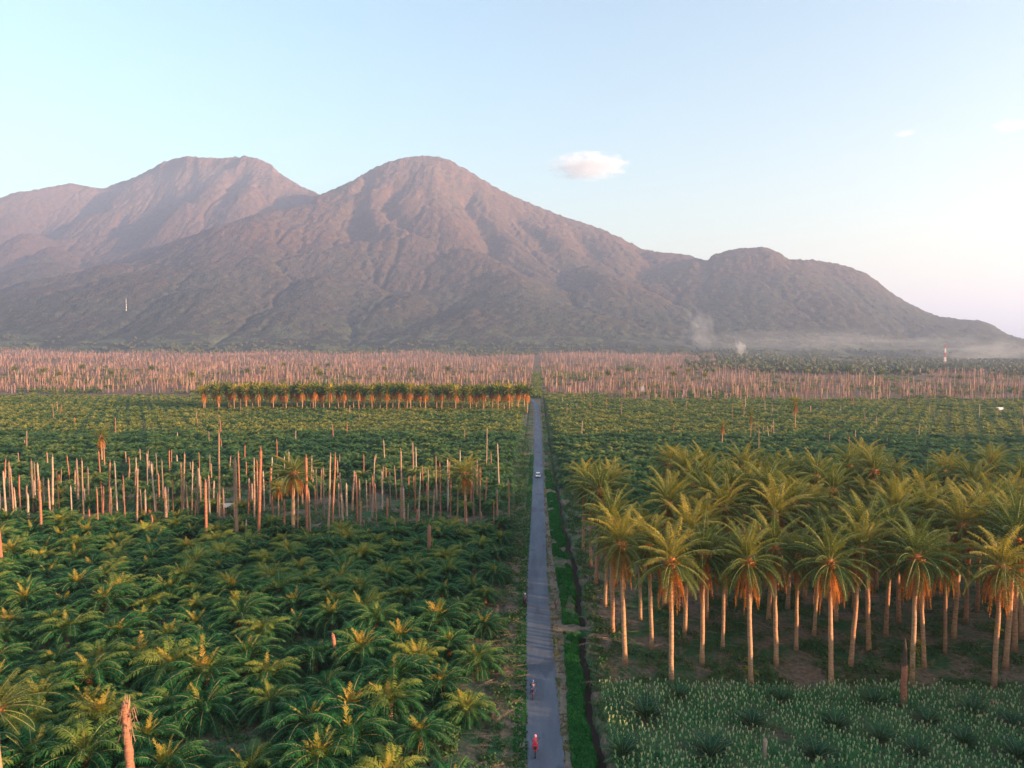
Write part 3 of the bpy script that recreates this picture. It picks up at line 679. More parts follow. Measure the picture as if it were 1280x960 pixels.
# field of dead trunks running to the foot of the mountain: uncountable
def far_trunks():
    tp = []
    for k in range(3):
        mb = MB(); V, f = tube([(0, 0, 0), (.1*k, 0, .5), (.15, 0, 1)], [.34, .30, .24], 4); mb.add(V, f); tp.append(mb)
    P = []
    def band(y0, y1, dens, xr=(-1, 1), cond=None):
        n = int(.74*(y1*y1-y0*y0)*dens); y = np.sqrt(R.random(n)*(y1*y1-y0*y0)+y0*y0); x = R.uniform(-.8, .74, n)*y
        k = np.abs(x) > 7
        if cond is not None: k &= cond(x, y)
        P.append(np.stack([x[k], y[k]], 1))
    band(600, 900, 1/70, cond=lambda x, y: (x > 8) & ((x > 75) | (y > 665)) | (x < 0) & (y > 640+60*np.clip((-x-260)/100, -.5, 1)))
    band(900, 1500, 1/110); band(1500, 2650, 1/190, cond=lambda x, y: (x < .36*y) & (y < 2450+260*noise2(x/260, 7.7)))
    P = np.concatenate(P)
    P = P[(fbm(P[:, 0]/90, P[:, 1]/90, 2) > -.55) & ~((P[:, 0] > .25*P[:, 1]) & (P[:, 1] > 1150+300*noise2(P[:, 0]/200, P[:, 1]/200)))]
    mb = MB(); print('far trunks', len(P))
    for k in range(3):
        q = P[k::3]; n = len(q); hh = R.uniform(3, 16, n)**1.0*(.8+.45*noise2(q[:, 0]/70, q[:, 1]/70))
        mb.place(tp[k], np.stack([q[:, 0], q[:, 1], apron(q[:, 0], q[:, 1])], 1), R.uniform(0, 6.28, n), R.uniform(.45, .95, n)*(1+q[:, 1]/3500), R.random(n), hh)
    tag(mb.obj('dead_trunk_field', M['deadfar'], smooth=True), 'vast field of bare pinkish dead palm trunks before the mountain', 'dead trunks', kind='stuff')
far_trunks()
for i in range(96):                                                      # trunks scattered in the right and left middle plantations
    if i < 76: y = random.uniform(300, 620); x = random.uniform(14, .68*y)
    else: y = random.uniform(280, 480); x = random.uniform(-.75*y, -10)
    dead(x, y, random.uniform(4, 11), random.uniform(.5, .8), 'pale dead trunk rising from the oil palms right of the road' if i < 76 else 'thin dead trunk rising from the middle oil palms left of the road',
         'dead trunks scattered over the right plantation' if i < 76 else 'dead trunks scattered over the left plantation')
# dark living crowns over the trunk field
for i in range(26):
    px = [55, 75, 104, 140, 310, 355, 400, 410, 330, 395, 560, 480, 835, 843, 860, 785, 1010, 880, 1060, 1100, 20, 190, 240, 515, 760, 1200][i]; yb = random.uniform(472, 486)
    pp = gp(px, yb); o = tall_palm(pp[0], pp[1], 'small dark crowned palm standing over the far field of dead trunks', 'dark palms over the trunk field', 1, random.uniform(.75, 1.0), skirt=False)

# ------------------------------------------------------------------ undergrowth, grass, crop, litter
def tuft(seed, n, h, w, spread, bend=.4):
    rng = np.random.default_rng(seed); mb = MB(); V = []; Fc = []; T = []
    for i in range(n):
        a = rng.uniform(0, 6.28); r = rng.uniform(0, spread); x, y = r*math.cos(a), r*math.sin(a); b = rng.uniform(0, 6.28); l = h*rng.uniform(.5, 1.1); d = np.array([math.cos(b), math.sin(b), 0]); s = np.array([-d[1], d[0], 0])*w
        p = np.array([x, y, 0]); m = p+d*l*bend*.35+[0, 0, l*.6]; e = p+d*l*bend+[0, 0, l*.9]; k = len(V)
        V += [p-s, p+s, m+s*.8, m-s*.8, e]; Fc += [(k, k+1, k+2, k+3), (k+3, k+2, k+4)]; T += [rng.uniform(0, .4)]*5
    mb.add(V, Fc, np.array(T)); return mb
def bush(seed, n, r, h, leaf):
    rng = np.random.default_rng(seed); V = []; Fc = []; T = []; mb = MB()
    for i in range(n):
        d = rng.normal(size=3); d /= np.linalg.norm(d); d[2] = abs(d[2]); p = d*np.array([r, r, h])*rng.uniform(.45, 1.05)*(1+.25*math.sin(5*d[0]+seed)); u = rng.normal(size=3); u /= np.linalg.norm(u); v = np.cross(u, d+.01); v /= np.linalg.norm(v)+1e-6
        l = leaf*rng.uniform(.6, 1.3); k = len(V); V += [p-u*l, p+v*l*.5, p+u*l, p-v*l*.5]; Fc.append((k, k+1, k+2, k+3)); T += [rng.uniform(0, .5)]*4
    mb.add(V, Fc, np.array(T)); return mb
def scatter(name, tpls, P, sc, mats, label, cat, follow=True, tr=(0, .3), zs=None):
    mb = MB(); K = len(tpls)
    for k in range(K):
        q = P[k::K]; n = len(q)
        if n == 0: continue
        z = gz(q[:, 0], q[:, 1]) if follow else 0*q[:, 0]
        mb.place(tpls[k], np.stack([q[:, 0], q[:, 1], z], 1), R.uniform(0, 6.28, n), R.uniform(sc[0], sc[1], n), R.uniform(tr[0], tr[1], n))
    return tag(mb.obj(name, mats), label, cat, kind='stuff')
def uni(n, x0, x1, y0, y1):
    y = y0+(y1-y0)*R.random(n)**1.4; x = R.uniform(x0, x1, n) if not callable(x0) else x0(y)+(x1(y)-x0(y))*R.random(n); return np.stack([x, y], 1)
TG = [tuft(800+k, 14, .42, .035, .22) for k in range(4)]
sh_r = lambda y: np.interp(y, [70, 80, 90, 120, 150, 180, 240], [3.9, 3.8, 4.0, 4.4, 3.6, 3.3, 3.0])
g = uni(15000, lambda y: sh_r(y), lambda y: ditch_x(y)-.5, 60, 260); k = fbm(g[:, 0]*.3, g[:, 1]*.12, 3) > -.2-.25*(g[:, 1] < 88); k &= np.abs(g[:, 1]-111) > 1.7; g = g[k]
scatter('verge_grass', TG, g, (.7, 1.3), M['grass'], 'bright green grass strip between the road and the ditch', 'grass')
g = uni(5200, lambda y: rx(y)-rw(y)-1.5, lambda y: rx(y)-rw(y)+.1, 60, 300)
scatter('verge_grass', TG, g, (.4, .8), M['grass'], 'thin line of grass along the left edge of the asphalt', 'grass')
g = uni(2400, lambda y: rx(y)+rw(y)-.1, lambda y: sh_r(y)+.2, 60, 300); g = g[fbm(g[:, 0]*.5, g[:, 1]*.2, 2) > .0]
scatter('dry_grass', TG, g, (.4, .8), M['drygrass'], 'sparse dry grass on the right shoulder', 'grass')
BU = [bush(820+k, 46, .8, .75, .17) for k in range(5)]
def clump(n, x0, x1, y0, y1, th, s=.15): 
    g = uni(n, x0, x1, y0, y1); return g[fbm(g[:, 0]*s, g[:, 1]*s, 3) > th]
g = np.concatenate([clump(2600, 11, 92, 93, 150, -.05), clump(3600, lambda y: -.82*y-6, lambda y: -9+0*y, 56, 172, -.5), clump(900, -6.5, -2.6, 60, 300, .0, .3), clump(600, 7.2, 11, 60, 230, -.3, .3), clump(5200, lambda y: -.8*y, lambda y: -12+0*y, 165, 265, -.25, .08), clump(900, lambda y: 10+0*y, lambda y: .7*y, 150, 240, -.1), clump(700, lambda y: -9+0*y, lambda y: -3.6+0*y, 150, 420, -.4), clump(700, lambda y: 3.4+0*y, lambda y: 11+0*y, 230, 600, -.6)])
g = g[~((np.abs(g[:, 0]-ditch_x(g[:, 1])) < .9) & (g[:, 1] < 230))]
scatter('undergrowth', BU, g, (.5, 1.5), M['shrub'], 'patchy green undergrowth on the plantation floor', 'undergrowth')
# crop: leaves and a pale tassel per plant
def crop(seed):
    rng = np.random.default_rng(seed); mb = MB(); h = 1.45
    for i in range(9):
        z = .1+1.05*i/9; az = i*2.6+rng.uniform(-.3, .3); d = np.array([math.cos(az), math.sin(az), 0]); s = np.array([-d[1], d[0], 0])*.045; l = rng.uniform(.45, .7)
        p = np.array([0, 0, z]); m = p+d*l*.5+[0, 0, .28]; e = p+d*l+[0, 0, .05]
        mb.add([p-s, p+s, m+s, m-s, e], [(0, 1, 2, 3), (3, 2, 4)], rng.uniform(0, .6), 0)
    for i in range(5):
        a = i*1.25; V, f = tube([(0, 0, h-.2), (math.cos(a)*.08, math.sin(a)*.08, h+rng.uniform(.08, .2))], [.03, .02], 3); mb.add(V, f, rng.uniform(0, .6), 1)
    return mb
CR = [crop(840+k) for k in range(4)]
P = []
for y in np.arange(62, 92.3, .62):
    xs = np.arange(8.4, .76*y+6, .62); P.append(np.stack([xs+R.uniform(-.2, .2, len(xs)), y+R.uniform(-.2, .2, len(xs))], 1))
P = np.concatenate(P); k = P[:, 1] < 91.2+1.3*noise2(P[:, 0]*.3, 2.2)
for px, py in YBS:
    q = gp(px, py+4); k &= np.hypot(P[:, 0]-q[0], P[:, 1]-q[1]) > 1.5
P = P[k & (R.random(len(P)) > .08) & (fbm(P[:, 0]*.12, P[:, 1]*.12, 3) > -.75)]; print('crop', len(P))
mb = MB()
for k in range(4):
    q = P[k::4]; n = len(q); mb.place(CR[k], np.stack([q[:, 0], q[:, 1], 0*q[:, 0]-.03], 1), R.uniform(0, 6.28, n), R.uniform(.75, 1.15, n)*(1+.16*fbm(q[:, 0]*.1, q[:, 1]*.1, 2)), R.uniform(0, .3, n)+.25*fbm(q[:, 0]*.08, q[:, 1]*.08, 2))
tag(mb.obj('crop_field', [M['maize'], M['tassel']]), 'dense field of green crop with pale tassels before the right grove', 'crop', kind='stuff')
# fallen fronds and litter
LT = []
for k in range(4):
    rng = np.random.default_rng(860+k); m_ = MB(); frond(m_, rng, 0, .12, -.06, 3.2, 12, .5, .06, .12, .035, (0, 0, .08), .2, rmat=0, seg=4); LT.append(m_)
g = np.concatenate([uni(420, 9, 75, 92, 150), uni(420, -6.6, -3.4, 60, 200), uni(60, 8.2, 12, 92, 112), uni(500, lambda y: -.78*y, lambda y: -12+0*y, 165, 255)])
scatter('fallen_fronds', LT, g, (.5, 1.15), M['debris'], 'dry fallen fronds littering the ground', 'litter', tr=(0, .5))
# broad trees at the foot of the mountain, then an added shade belt
def treeblob(seed):
    rng = np.random.default_rng(seed); mb = MB()
    for i in range(6):
        c = rng.uniform(-1, 1, 3)*[2.6, 2.6, 1.4]+[0, 0, 6.2]; V, f = ball(c, rng.uniform(1.6, 2.8), 6, 4, .22, rng); mb.add(V, f, rng.uniform(0, .5))
    V, f = tube([(0, 0, 0), (0, 0, 5)], [.4, .3], 4); mb.add(V, f, .9); return mb
TB = [treeblob(880+k) for k in range(4)]
def ftr():
    n = 9000; y = R.uniform(1150**.5, 2720**.5, n)**2; x = R.uniform(-.8, .76, n)*y
    right = (x > .22*y+80*noise2(y/200, 1)) & (y > 1150+300*noise2(x/200, y/200)); back = (y > 2330+260*noise2(x/260, 7.7))
    k = (right | back) & (fbm(x/120, y/120, 3) > -.35); return np.stack([x[k], y[k]], 1)
P = ftr(); mb = MB()
for k in range(4):
    q = P[k::4]; n = len(q); mb.place(TB[k], np.stack([q[:, 0], q[:, 1], np.array([max(float(gz(a, b))-.5, mz(a, b)-1) for a, b in q])], 1), R.uniform(0, 6.28, n), R.uniform(.7, 1.5, n), R.uniform(0, .5, n))
rt = []  # unseen tree belt added right of the camera to shade crop and lower trunks
for t in np.arange(-90, 150, 4.0):
    for s_ in (0, 9, 18, 28, 38): rt.append((62+.53*t+.848*s_+R.uniform(-2, 2), 43+.848*t-.53*s_+R.uniform(-2, 2)))
rt = np.array(rt); rt = rt[(rt[:, 0] > .82*rt[:, 1]+8) & (rt[:, 0] > 24)]
for k in range(4):
    q = rt[k::4]; n = len(q); mb.place(TB[k], np.stack([q[:, 0], q[:, 1], 0*q[:, 0]], 1), R.uniform(0, 6.28, n), R.uniform(1.1, 1.45, n), R.uniform(0, .5, n))
tag(mb.obj('forest_and_shade_belt', M['fartree']), 'hazy belt of broad trees at the foot of the mountain plus an unseen added shade belt', 'forest', kind='stuff')

# ------------------------------------------------------------------ mast, huts
def mast(px, yt, yb, D, label, w, cols):
    d = ray(px, yb); x = d[0]/d[1]*D; z0 = min(zat(px, yb, D), mz(x, D)+2)-2; z1 = zat(px, yt, D); h = z1-z0
    r = thing('radio_mast', label, 'mast', (x, D, z0)); n = len(cols); 
    for i in range(n):
        mb = MB(); za = h*i/n; zb = h*(i+1)/n; wa = w*(1-.8*i/n); wb = w*(1-.8*(i+1)/n)
        C = [(-1, -1), (1, -1), (1, 1), (-1, 1)]
        for q in range(4):
            a, b = C[q], C[(q+1) % 4]
            for p0, p1 in (((a[0]*wa, a[1]*wa, za), (a[0]*wb, a[1]*wb, zb)), ((a[0]*wa, a[1]*wa, za), (b[0]*wb, b[1]*wb, zb)), ((b[0]*wa, b[1]*wa, za), (a[0]*wb, a[1]*wb, zb)), ((a[0]*wb, a[1]*wb, zb), (b[0]*wb, b[1]*wb, zb))):
                V, f = tube([p0, p1], .09*w, 4); mb.add(V, f)
        mb.obj('mast_section', cols[i], r)
RED = plain('red_mast_paint', (.55, .09, .05)); WHI = plain('white_paint', (.78, .76, .72))
mast(1181, 430, 462, 1900, 'red and white lattice radio mast in the haze at the far right', 2.8, [WHI, RED, WHI, RED, WHI, RED])
mast(158, 373, 392, 3100, 'thin pale mast at the foot of the mountain, far left', 1.3, [WHI, WHI, WHI])
def hut(px, py, L, W, h, label, roofc, wallc):
    p = gp(px, py); r = thing('hut', label, 'hut', (p[0], p[1], 0), .2)
    mb = MB(); V, f = box((0, 0, h/2-.1), (L, W, h)); mb.add(V, f); mb.obj('wall', wallc, r)
    mb = MB(); o = .4; z = h-.05; rz = h+W*.32
    a = [(-L/2-o, -W/2-o, z), (L/2+o, -W/2-o, z), (L/2+o, 0, rz), (-L/2-o, 0, rz), (-L/2-o, W/2+o, z), (L/2+o, W/2+o, z)]; b = [(x, y, q+.09) for x, y, q in a]
    mb.add(a+b, [(0, 3, 2, 1), (3, 4, 5, 2), (6, 7, 8, 9), (9, 8, 11, 10), (0, 1, 7, 6), (4, 10, 11, 5), (0, 6, 9, 3), (3, 9, 10, 4), (1, 2, 8, 7), (2, 5, 11, 8)]); mb.obj('roof', roofc, r)
    mb = MB(); V, f = box((L*.2, -W/2-.02, 1), (.9, .08, 2)); mb.add(V, f); mb.obj('door', plain('old_door_wood', (.1, .06, .04)), r)
OR = plain('orange_sheet_roof', (.5, .2, .1)); TAN = plain('plank_wall', (.3, .2, .13))
hut(284, 641, 3.2, 2.4, 1.8, 'little pale roofed hut at the foot of the tallest dead trunk', plain('pale_sheet_roof', (.62, .48, .38)), TAN)
hut(1249, 516, 5, 4, 2.4, 'white roofed house among the sunlit trunks at the far right', WHI, plain('cream_wall', (.6, .5, .38)))

# ------------------------------------------------------------------ vehicles and people
RUB = plain('tyre_rubber', (.02, .02, .022), .8); GLS = plain('dark_glass', (.02, .025, .03), .12, .6); CHR = plain('bare_metal', (.5, .5, .5), .3, .5, 1)
def wheelmesh(r, w, axis='x'):
    mb = MB(); n = 18; V = []; Fc = []; prof = [(r*.62, -w/2), (r*.95, -w/2), (r, -w*.3), (r, w*.3), (r*.95, w/2), (r*.62, w/2)]
    for i in range(n):
        a = 2*PI*i/n
        for q, x in prof: V.append((x, q*math.cos(a), q*math.sin(a)))
    m = len(prof)
    for i in range(n):
        for j in range(m): Fc.append((i*m+j, i*m+(j+1) % m, ((i+1) % n)*m+(j+1) % m, ((i+1) % n)*m+j))
    mb.add(V, Fc); return mb
def rimmesh(r, w):
    mb = MB(); V, f = tube([(-w/2, 0, 0), (w/2, 0, 0)], r*.64, 14); mb.add(V, f); return mb
def motorbike(x, y, label, body, rz=0, white=None):
    r = thing('motorbike', label, 'motorbike', (x, y, .035), rz)
    for yy in (-.62, .62):
        w = wheelmesh(.29, .10).obj('wheel', RUB, r, True); w.location = (0, yy, .29); q = rimmesh(.27, .05).obj('rim', CHR, w); 
    def hull(name, secs, mat, parent=r):       # superelliptic sections along y
        mb = MB(); n = 10; V = []; Fc = []
        for yy, zc, hw, hh in secs:
            for j in range(n):
                a = 2*PI*j/n; c, s = math.cos(a), math.sin(a); V.append((hw*math.copysign(abs(c)**.7, c), yy, zc+hh*math.copysign(abs(s)**.7, s)))
        for i in range(len(secs)-1):
            for j in range(n): Fc.append((i*n+j, i*n+(j+1) % n, (i+1)*n+(j+1) % n, (i+1)*n+j))
        Fc += [tuple(range(n)), tuple((len(secs)-1)*n+j for j in range(n))[::-1]]; mb.add(V, Fc); return mb.obj(name, mat, parent, True)
    hull('body', [(-.75, .72, .05, .05), (-.5, .66, .13, .12), (-.1, .5, .15, .17), (.2, .42, .13, .16), (.38, .55, .17, .28), (.5, .75, .12, .2), (.56, .95, .05, .05)], body)
    hull('seat', [(-.68, .80, .07, .03), (-.4, .80, .14, .055), (0, .76, .13, .05), (.12, .74, .08, .03)], RUB)
    mb = MB(); V, f = tube([(-.30, .3, 1.02), (-.16, .42, 1.03), (0, .46, .98), (.16, .42, 1.03), (.30, .3, 1.02)], .02, 6); mb.add(V, f); hb = mb.obj('handlebar', CHR, r)
    for s in (-1, 1):
        mb = MB(); V, f = tube([(s*.3, .36, 1.03), (s*.33, .38, 1.2)], .008, 4); mb.add(V, f); V, f = ball((s*.35, .38, 1.23), (.06, .015, .04), 8, 5); mb.add(V, f); mb.obj('mirror', RUB, r)
    mb = MB()
    for s in (-.06, .06): V, f = tube([(s, .62, .29), (s, .44, .9)], .025, 6); mb.add(V, f)
    mb.obj('fork', CHR, r)
    mb = MB(); V, f = ball((0, -.78, .68), (.08, .03, .05), 8, 5); mb.add(V, f); mb.obj('tail_light', plain('red_lens', (.5, .02, .02), .2), r)
    if white: hull('front_shield', [(.44, .62, .2, .22), (.5, .7, .19, .26), (.55, .8, .1, .12)], white)
    return r
def skin_body(name, joints, edges, radii, mats, parent=None, root=0, sub=2):
    me = bpy.data.meshes.new(name); me.from_pydata([tuple(j) for j in joints], edges, []); o = link(name, me, parent)
    o.modifiers.new('skin', 'SKIN'); me.skin_vertices or None
    for i, rr in enumerate(radii): me.skin_vertices[0].data[i].radius = (rr, rr) if not isinstance(rr, tuple) else rr
    me.skin_vertices[0].data[root].use_root = True
    s = o.modifiers.new('sub', 'SUBSURF'); s.levels = s.render_levels = sub
    dg = bpy.context.evaluated_depsgraph_get(); m2 = bpy.data.meshes.new_from_object(o.evaluated_get(dg)); o.modifiers.clear(); o.data = m2
    m2.materials.clear(); m2.materials.append(mats); m2.polygons.foreach_set('use_smooth', [True]*len(m2.polygons)); return o
SKIN = plain('skin', (.30, .16, .10), .55); HAIR = plain('dark_hair', (.012, .01, .009), .5)
def person(x, y, z, rz, label, top, legs, pose, helmet=None):
    r = thing('person', label, 'person', (x, y, z), rz)
    if pose == 'ride':
        pel = (0, -.15, .90); P = dict(pel=pel, ch=(0, -.08, 1.22), nk=(0, -.02, 1.42), hd=(0, .03, 1.56), ht=(0, .03, 1.68))
        arm = lambda s: [(s*.17, -.05, 1.36), (s*.24, .06, 1.13), (s*.25, .27, 1.06)]; leg = lambda s: [(s*.11, -.12, .86), (s*.19, .28, .74), (s*.17, .12, .36), (s*.17, .26, .30)]
    else:
        P = dict(pel=(0, 0, .92), ch=(0, 0, 1.25), nk=(0, 0, 1.45), hd=(0, .02, 1.58), ht=(0, .02, 1.69))
        arm = lambda s: [(s*.19, 0, 1.40), (s*.25, -.03*s, 1.12), (s*.25, .1*s+.06, .88)]; leg = lambda s: [(s*.1, 0, .88), (s*.11, .1*s, .48), (s*.11, -.02+.12*s, .07), (s*.12, .14+.12*s, .04)]
    J = [P['pel'], P['ch'], P['nk'], P['hd'], P['ht']]; E = [(0, 1), (1, 2), (2, 3), (3, 4)]; rad = [(.14, .11), (.16, .11), .055, .088, .07]
    for s in (-1, 1):
        a = arm(s); k = len(J); J += a; E += [(2 if False else 1, k), (k, k+1), (k+1, k+2)]; rad += [.055, .043, .032]
        h = a[2]; f = 1                                       # hand: palm and five short fingers
        k2 = len(J); J += [(h[0], h[1]+.06, h[2]-.02)]; E += [(k+2, k2)]; rad += [.032]
        for q in range(4): kk = len(J); J += [(h[0]+(q-1.5)*.02, h[1]+.115-.008*abs(q-1.3), h[2]-.05)]; E.append((k2, kk)); rad.append(.009)
        kk = len(J); J += [(h[0]-s*.05, h[1]+.07, h[2]-.03)]; E.append((k2, kk)); rad.append(.010)
        l = leg(s); k = len(J); J += l; E += [(0, k), (k, k+1), (k+1, k+2), (k+2, k+3)]; rad += [.088, .062, .042, .035]
    b = skin_body('body', J, E, rad, SKIN, r)
    # clothes follow the body
    def cloth(name, idx, ed, rr, mat): return skin_body(name, [J[i] for i in idx], ed, rr, mat, r)
    nb = 5; A0 = 5; 
    def ai(si): return A0+si*(3+1+4+1+4)
    i0, i1 = ai(0), ai(1)
    cloth('jacket' if pose == 'ride' else 'shirt', [0, 1, 2, i0, i0+1, i0+2, i1, i1+1, i1+2], [(0, 1), (1, 2), (1, 3), (3, 4), (4, 5), (1, 6), (6, 7), (7, 8)], [(.165, .135), (.185, .135), .07, .075, .062, .045, .075, .062, .045], top)
    cloth('trousers', [0, i0+9, i0+10, i0+11, i1+9, i1+10, i1+11], [(0, 1), (1, 2), (2, 3), (0, 4), (4, 5), (5, 6)], [(.155, .125), .105, .078, .058, .105, .078, .058], legs)
    hd = P['hd']; mb = MB()
    if helmet:
        V, f = ball((hd[0], hd[1]-.01, hd[2]+.06), (.135, .15, .135), 14, 9); mb.add(V, f); mb.obj('helmet', helmet, r, True)
    else:
        V, f = ball((hd[0], hd[1]-.02, hd[2]+.07), (.10, .11, .09), 12, 8); mb.add(V, f); mb.obj('hair', HAIR, r, True)
    mb = MB()
    for s in (-1, 1): V, f = ball((s*.035, hd[1]+.088, hd[2]+.03), .012, 6, 4); mb.add(V, f)
    mb.obj('eyes', HAIR, r)
    mb = MB(); V, f = ball((0, hd[1]+.10, hd[2]), (.014, .02, .022), 6, 4); mb.add(V, f); mb.obj('nose', SKIN, r)
    return r
RJ = plain('red_fabric', (.62, .03, .07), .8); BJ = plain('navy_fabric', (.03, .045, .11), .8); PU = plain('purple_fabric', (.16, .08, .14), .8); DK = plain('dark_fabric', (.02, .02, .028), .85); PK = plain('pink_helmet', (.75, .25, .3), .3); WF = plain('white_fabric', (.7, .7, .72), .8)
REDP = plain('red_bike_paint', (.6, .02, .05), .3); BLP = plain('blue_bike_paint', (.03, .05, .14), .3); BKP = plain('dark_bike_paint', (.05, .03, .05), .3)
p = gp(669, 943); motorbike(p[0], p[1], 'red motorbike with white panels riding away on the left of the road, nearest the camera', REDP, 0, WHI)
person(p[0], p[1], .03, 0, 'person in red clothes riding the nearest motorbike away along the road', RJ, RJ, 'ride', PK)
p = gp(666, 871); motorbike(p[0], p[1], 'dark blue motorbike riding away along the left of the road', BLP, 0)
person(p[0], p[1], .03, 0, 'person in dark blue riding the farther motorbike away along the road', BJ, BJ, 'ride', plain('blue_helmet', (.08, .12, .25), .3))
p = gp(656.5, 757); motorbike(p[0], p[1], 'dark motorbike stopped on the left edge of the road', BKP, .15)
person(p[0]-.0, p[1]-.02, .03, .15, 'person in purplish top and white helmet on the motorbike at the left road edge', PU, DK, 'ride', WHI)
p = gp(695, 762); person(p[0], p[1], 0, .4, 'person in dark clothes walking on the right dirt shoulder', DK, DK, 'walk')
for o in bpy.data.objects:
    if o.name.split('.')[0] in ('motorbike',) or (o.name.split('.')[0] == 'person' and o.location.z > .01): o.scale = (1.25,)*3
# white car
def car(x, y, label):
    r = thing('car', label, 'car', (x, y, .035), 0); WP = plain('white_car_paint', (.82, .82, .84), .25, .5)
    def loft(name, secs, mat, par=r):
        mb = MB(); V = []; Fc = []
        for yy, z0, z1, hb, ht in secs:
            V += [(-hb, yy, z0), (hb, yy, z0), (hb, yy, z0+(z1-z0)*.6), (ht, yy, z1), (-ht, yy, z1), (-hb, yy, z0+(z1-z0)*.6)]
        for i in range(len(secs)-1):
            for j in range(6): Fc.append((i*6+j, i*6+(j+1) % 6, (i+1)*6+(j+1) % 6, (i+1)*6+j))
        Fc += [tuple(range(6)), tuple((len(secs)-1)*6+j for j in range(6))[::-1]]; mb.add(V, Fc)
        o = mb.obj(name, mat, par); b = o.modifiers.new('bev', 'BEVEL'); b.width = .05; b.segments = 2; return o
    loft('body', [(-2.05, .45, .85, .75, .7), (-1.95, .28, .98, .84, .78), (-.9, .25, 1.0, .86, .8), (1.0, .25, .98, .86, .8), (1.9, .28, .82, .84, .74), (2.1, .4, .7, .72, .66)], WP)
    loft('cabin_glass', [(-1.85, .97, 1.05, .76, .7), (-1.45, .97, 1.46, .78, .62), (.3, .97, 1.48, .78, .62), (1.1, .96, 1.02, .76, .7)], GLS)
    loft('roof', [(-1.5, 1.44, 1.52, .66, .58), (-1.3, 1.46, 1.56, .66, .58), (.2, 1.46, 1.57, .66, .58), (.4, 1.44, 1.5, .64, .56)], WP)
    for sx in (-.78, .78):
        for sy in (-1.3, 1.3):
            w = wheelmesh(.32, .2).obj('wheel', RUB, r, True); w.location = (sx, sy, .32); rimmesh(.3, .205).obj('rim', CHR, w)
        mb = MB(); V, f = box((sx*.88, -2.0, .78), (.16, .12, .22)); mb.add(V, f); mb.obj('tail_light', plain('red_lens', (.4, .02, .02), .2), r)
    mb = MB(); V, f = box((0, -2.06, .55), (.5, .03, .14)); mb.add(V, f); mb.obj('number_plate', RUB, r)
p = gp(672.5, 596); car(p[0], p[1], 'white car far along the road driving away')
p = gp(667.5, 553); motorbike(p[0], p[1], 'small dark motorbike far ahead on the left of the road', BKP)
person(p[0], p[1], .03, 0, 'person in dark clothes on the farthest motorbike along the road', DK, DK, 'ride', DK and HAIR)

# ------------------------------------------------------------------ smoke, cloud, haze
def volmat(name, dens, scale, col=(1, 1, 1), lo=.45, hi=.75, noisy=True, edge=2.2):
    m, nt, out = newmat(name); v = N(nt, 'ShaderNodeVolumePrincipled'); v.inputs['Color'].default_value = rgb(col); v.inputs['Anisotropy'].default_value = .2
    tc = N(nt, 'ShaderNodeTexCoord'); ln = N(nt, 'ShaderNodeVectorMath', operation='LENGTH'); nt.links.new(tc.outputs['Object'], ln.inputs[0])
    n = noise(nt, scale, 5, .6, tc.outputs['Object'], .3)
    f = math_(nt, 'SUBTRACT', 1.0, ln.outputs['Value'], True)
    f = math_(nt, 'MULTIPLY', f, edge, False); f = math_(nt, 'ADD', f, math_(nt, 'MULTIPLY', math_(nt, 'SUBTRACT', n, .56), 4.6))
    mr = N(nt, 'ShaderNodeMapRange'); mr.inputs[1].default_value = .0; mr.inputs[2].default_value = .9; mr.inputs[3].default_value = 0; mr.inputs[4].default_value = dens; mr.clamp = True
    nt.links.new(f, mr.inputs[0]); nt.links.new(mr.outputs[0], v.inputs['Density']); nt.links.new(v.outputs[0], out.inputs['Volume']); return m
def puff(name, px, py, D, wpx, hpx, dpx, mat, label, cat, rot=0):
    d = ray(px, py); s = D/F*math.sqrt(1+0); x = d[0]/d[1]*D; z = H+d[2]/d[1]*D
    mb = MB(); V, f = ball((0, 0, 0), 1, 16, 10); mb.add(V, f); o = mb.obj(name, mat, smooth=True); o.location = (x, D, z); o.scale = (wpx/2*s, dpx/2*s, hpx/2*s); o.rotation_euler = (0, rot, 0); return tag(o, label, cat)
CL = volmat('cloud_vapour', .006, 2.6, (.66, .74, .86), edge=2.0)
puff('cloud', 735, 208, 9500, 108, 36, 70, CL, 'small lone cumulus cloud right of the main peak', 'cloud')
WI = volmat('wisp_vapour', .0022, 2.4, edge=1.6)
puff('cloud', 1131, 167, 9500, 26, 6, 30, WI, 'tiny white wisp of cloud at the upper right', 'cloud')
puff('cloud', 1264, 157, 9500, 48, 14, 30, WI, 'thin white cloud wisp at the right edge of the sky', 'cloud')
SM = volmat('wood_smoke', .02, 2.2, edge=2.2)
puff('smoke_plume', 926, 437, 2350, 17, 30, 14, SM, 'small white smoke plume rising right of the pink trunk field', 'smoke', -.35)
SM3 = volmat('thick_smoke', .12, 2.2, edge=2.0); SM4 = volmat('smoke_veil', .0011, 3.0, edge=1.8)
SM2 = volmat('thin_smoke', .0026, 2.2, edge=1.7)
puff('smoke_plume', 876, 414, 2700, 40, 78, 50, SM2, 'faint wide smoke drift left of the small plume', 'smoke', -.3)
puff('smoke_plume', 802, 488, 720, 9, 22, 9, SM3, 'tiny white smoke plume at the near edge of the trunk field', 'smoke', .1)
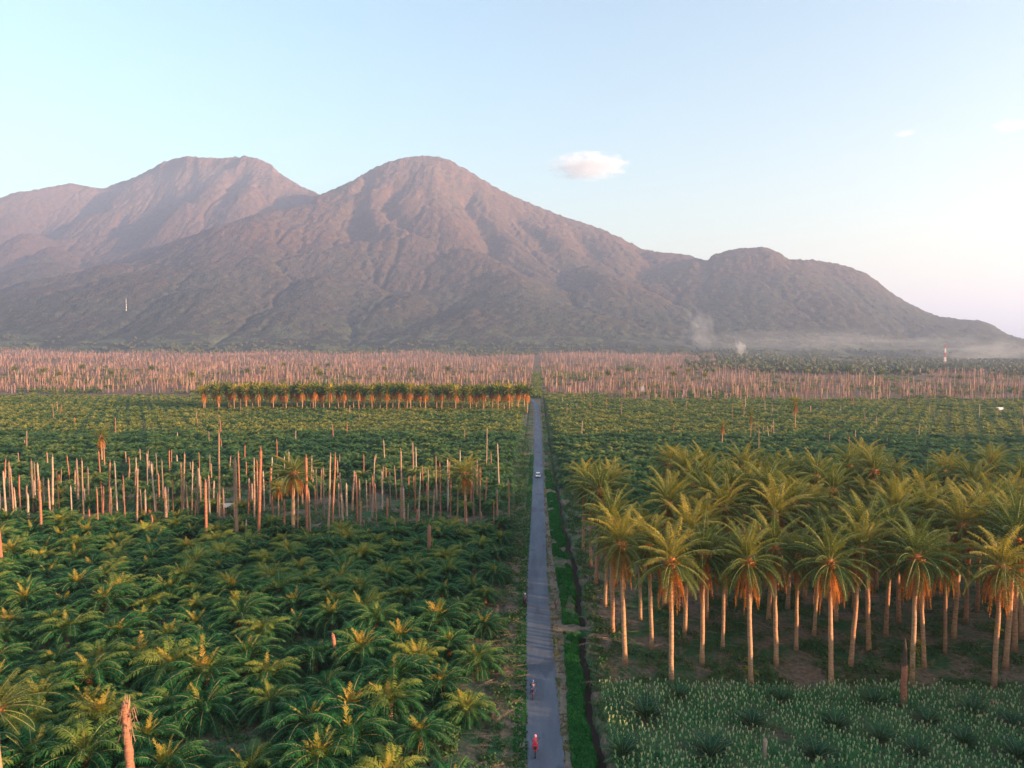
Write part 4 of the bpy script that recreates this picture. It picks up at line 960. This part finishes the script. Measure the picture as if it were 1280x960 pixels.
puff('smoke_plume', 1010, 430, 2750, 520, 46, 90, SM4, 'thin veil of smoke lying along the mountain foot at centre right', 'smoke')
puff('smoke_plume', 1235, 445, 2500, 170, 60, 60, SM2, 'low bank of pale smoke at the far right beyond the mast', 'smoke')
m, nt, out = newmat('haze_air'); v = N(nt, 'ShaderNodeVolumePrincipled'); v.inputs['Color'].default_value = (.58, .70, .96, 1); v.inputs['Density'].default_value = 1.1e-4; v.inputs['Anisotropy'].default_value = .3
nt.links.new(v.outputs[0], out.inputs['Volume'])
mb = MB(); V, f = box((0, 18500, 795), (62000, 45000, 1610)); mb.add(V, f); tag(mb.obj('haze', m), kind='stuff')

# ------------------------------------------------------------------ light
SUN_EL = math.radians(9); AZ = math.radians(113)             # clockwise from +Y (view direction)
sv = Vector((math.sin(AZ)*math.cos(SUN_EL), math.cos(AZ)*math.cos(SUN_EL), math.sin(SUN_EL)))
sd = bpy.data.lights.new('sun', 'SUN'); sd.energy = 5; sd.angle = math.radians(.5); sd.color = (1, .62, .36)
so = bpy.data.objects.new('sun', sd); COL.objects.link(so); so.rotation_euler = sv.to_track_quat('Z', 'Y').to_euler()
w = bpy.data.worlds.new('World'); S.world = w; w.use_nodes = True; nt = w.node_tree; nt.nodes.clear()
sk = nt.nodes.new('ShaderNodeTexSky'); sk.sky_type = 'NISHITA'; sk.sun_disc = False; sk.sun_elevation = SUN_EL; sk.sun_rotation = AZ; sk.altitude = 50; sk.air_density = 1.5; sk.dust_density = 1.5; sk.ozone_density = 2.5
bg = nt.nodes.new('ShaderNodeBackground'); bg.inputs[1].default_value = .08; ow = nt.nodes.new('ShaderNodeOutputWorld')
nt.links.new(sk.outputs[0], bg.inputs[0]); nt.links.new(bg.outputs[0], ow.inputs[0])
S.view_settings.view_transform = 'Standard'; S.view_settings.look = 'None'; S.view_settings.gamma = 1; S.view_settings.exposure = 2.62
S.render.engine = 'CYCLES'; S.cycles.volume_bounces = 1; S.cycles.max_bounces = 5; S.cycles.transparent_max_bounces = 8
S.cycles.volume_step_rate = 4
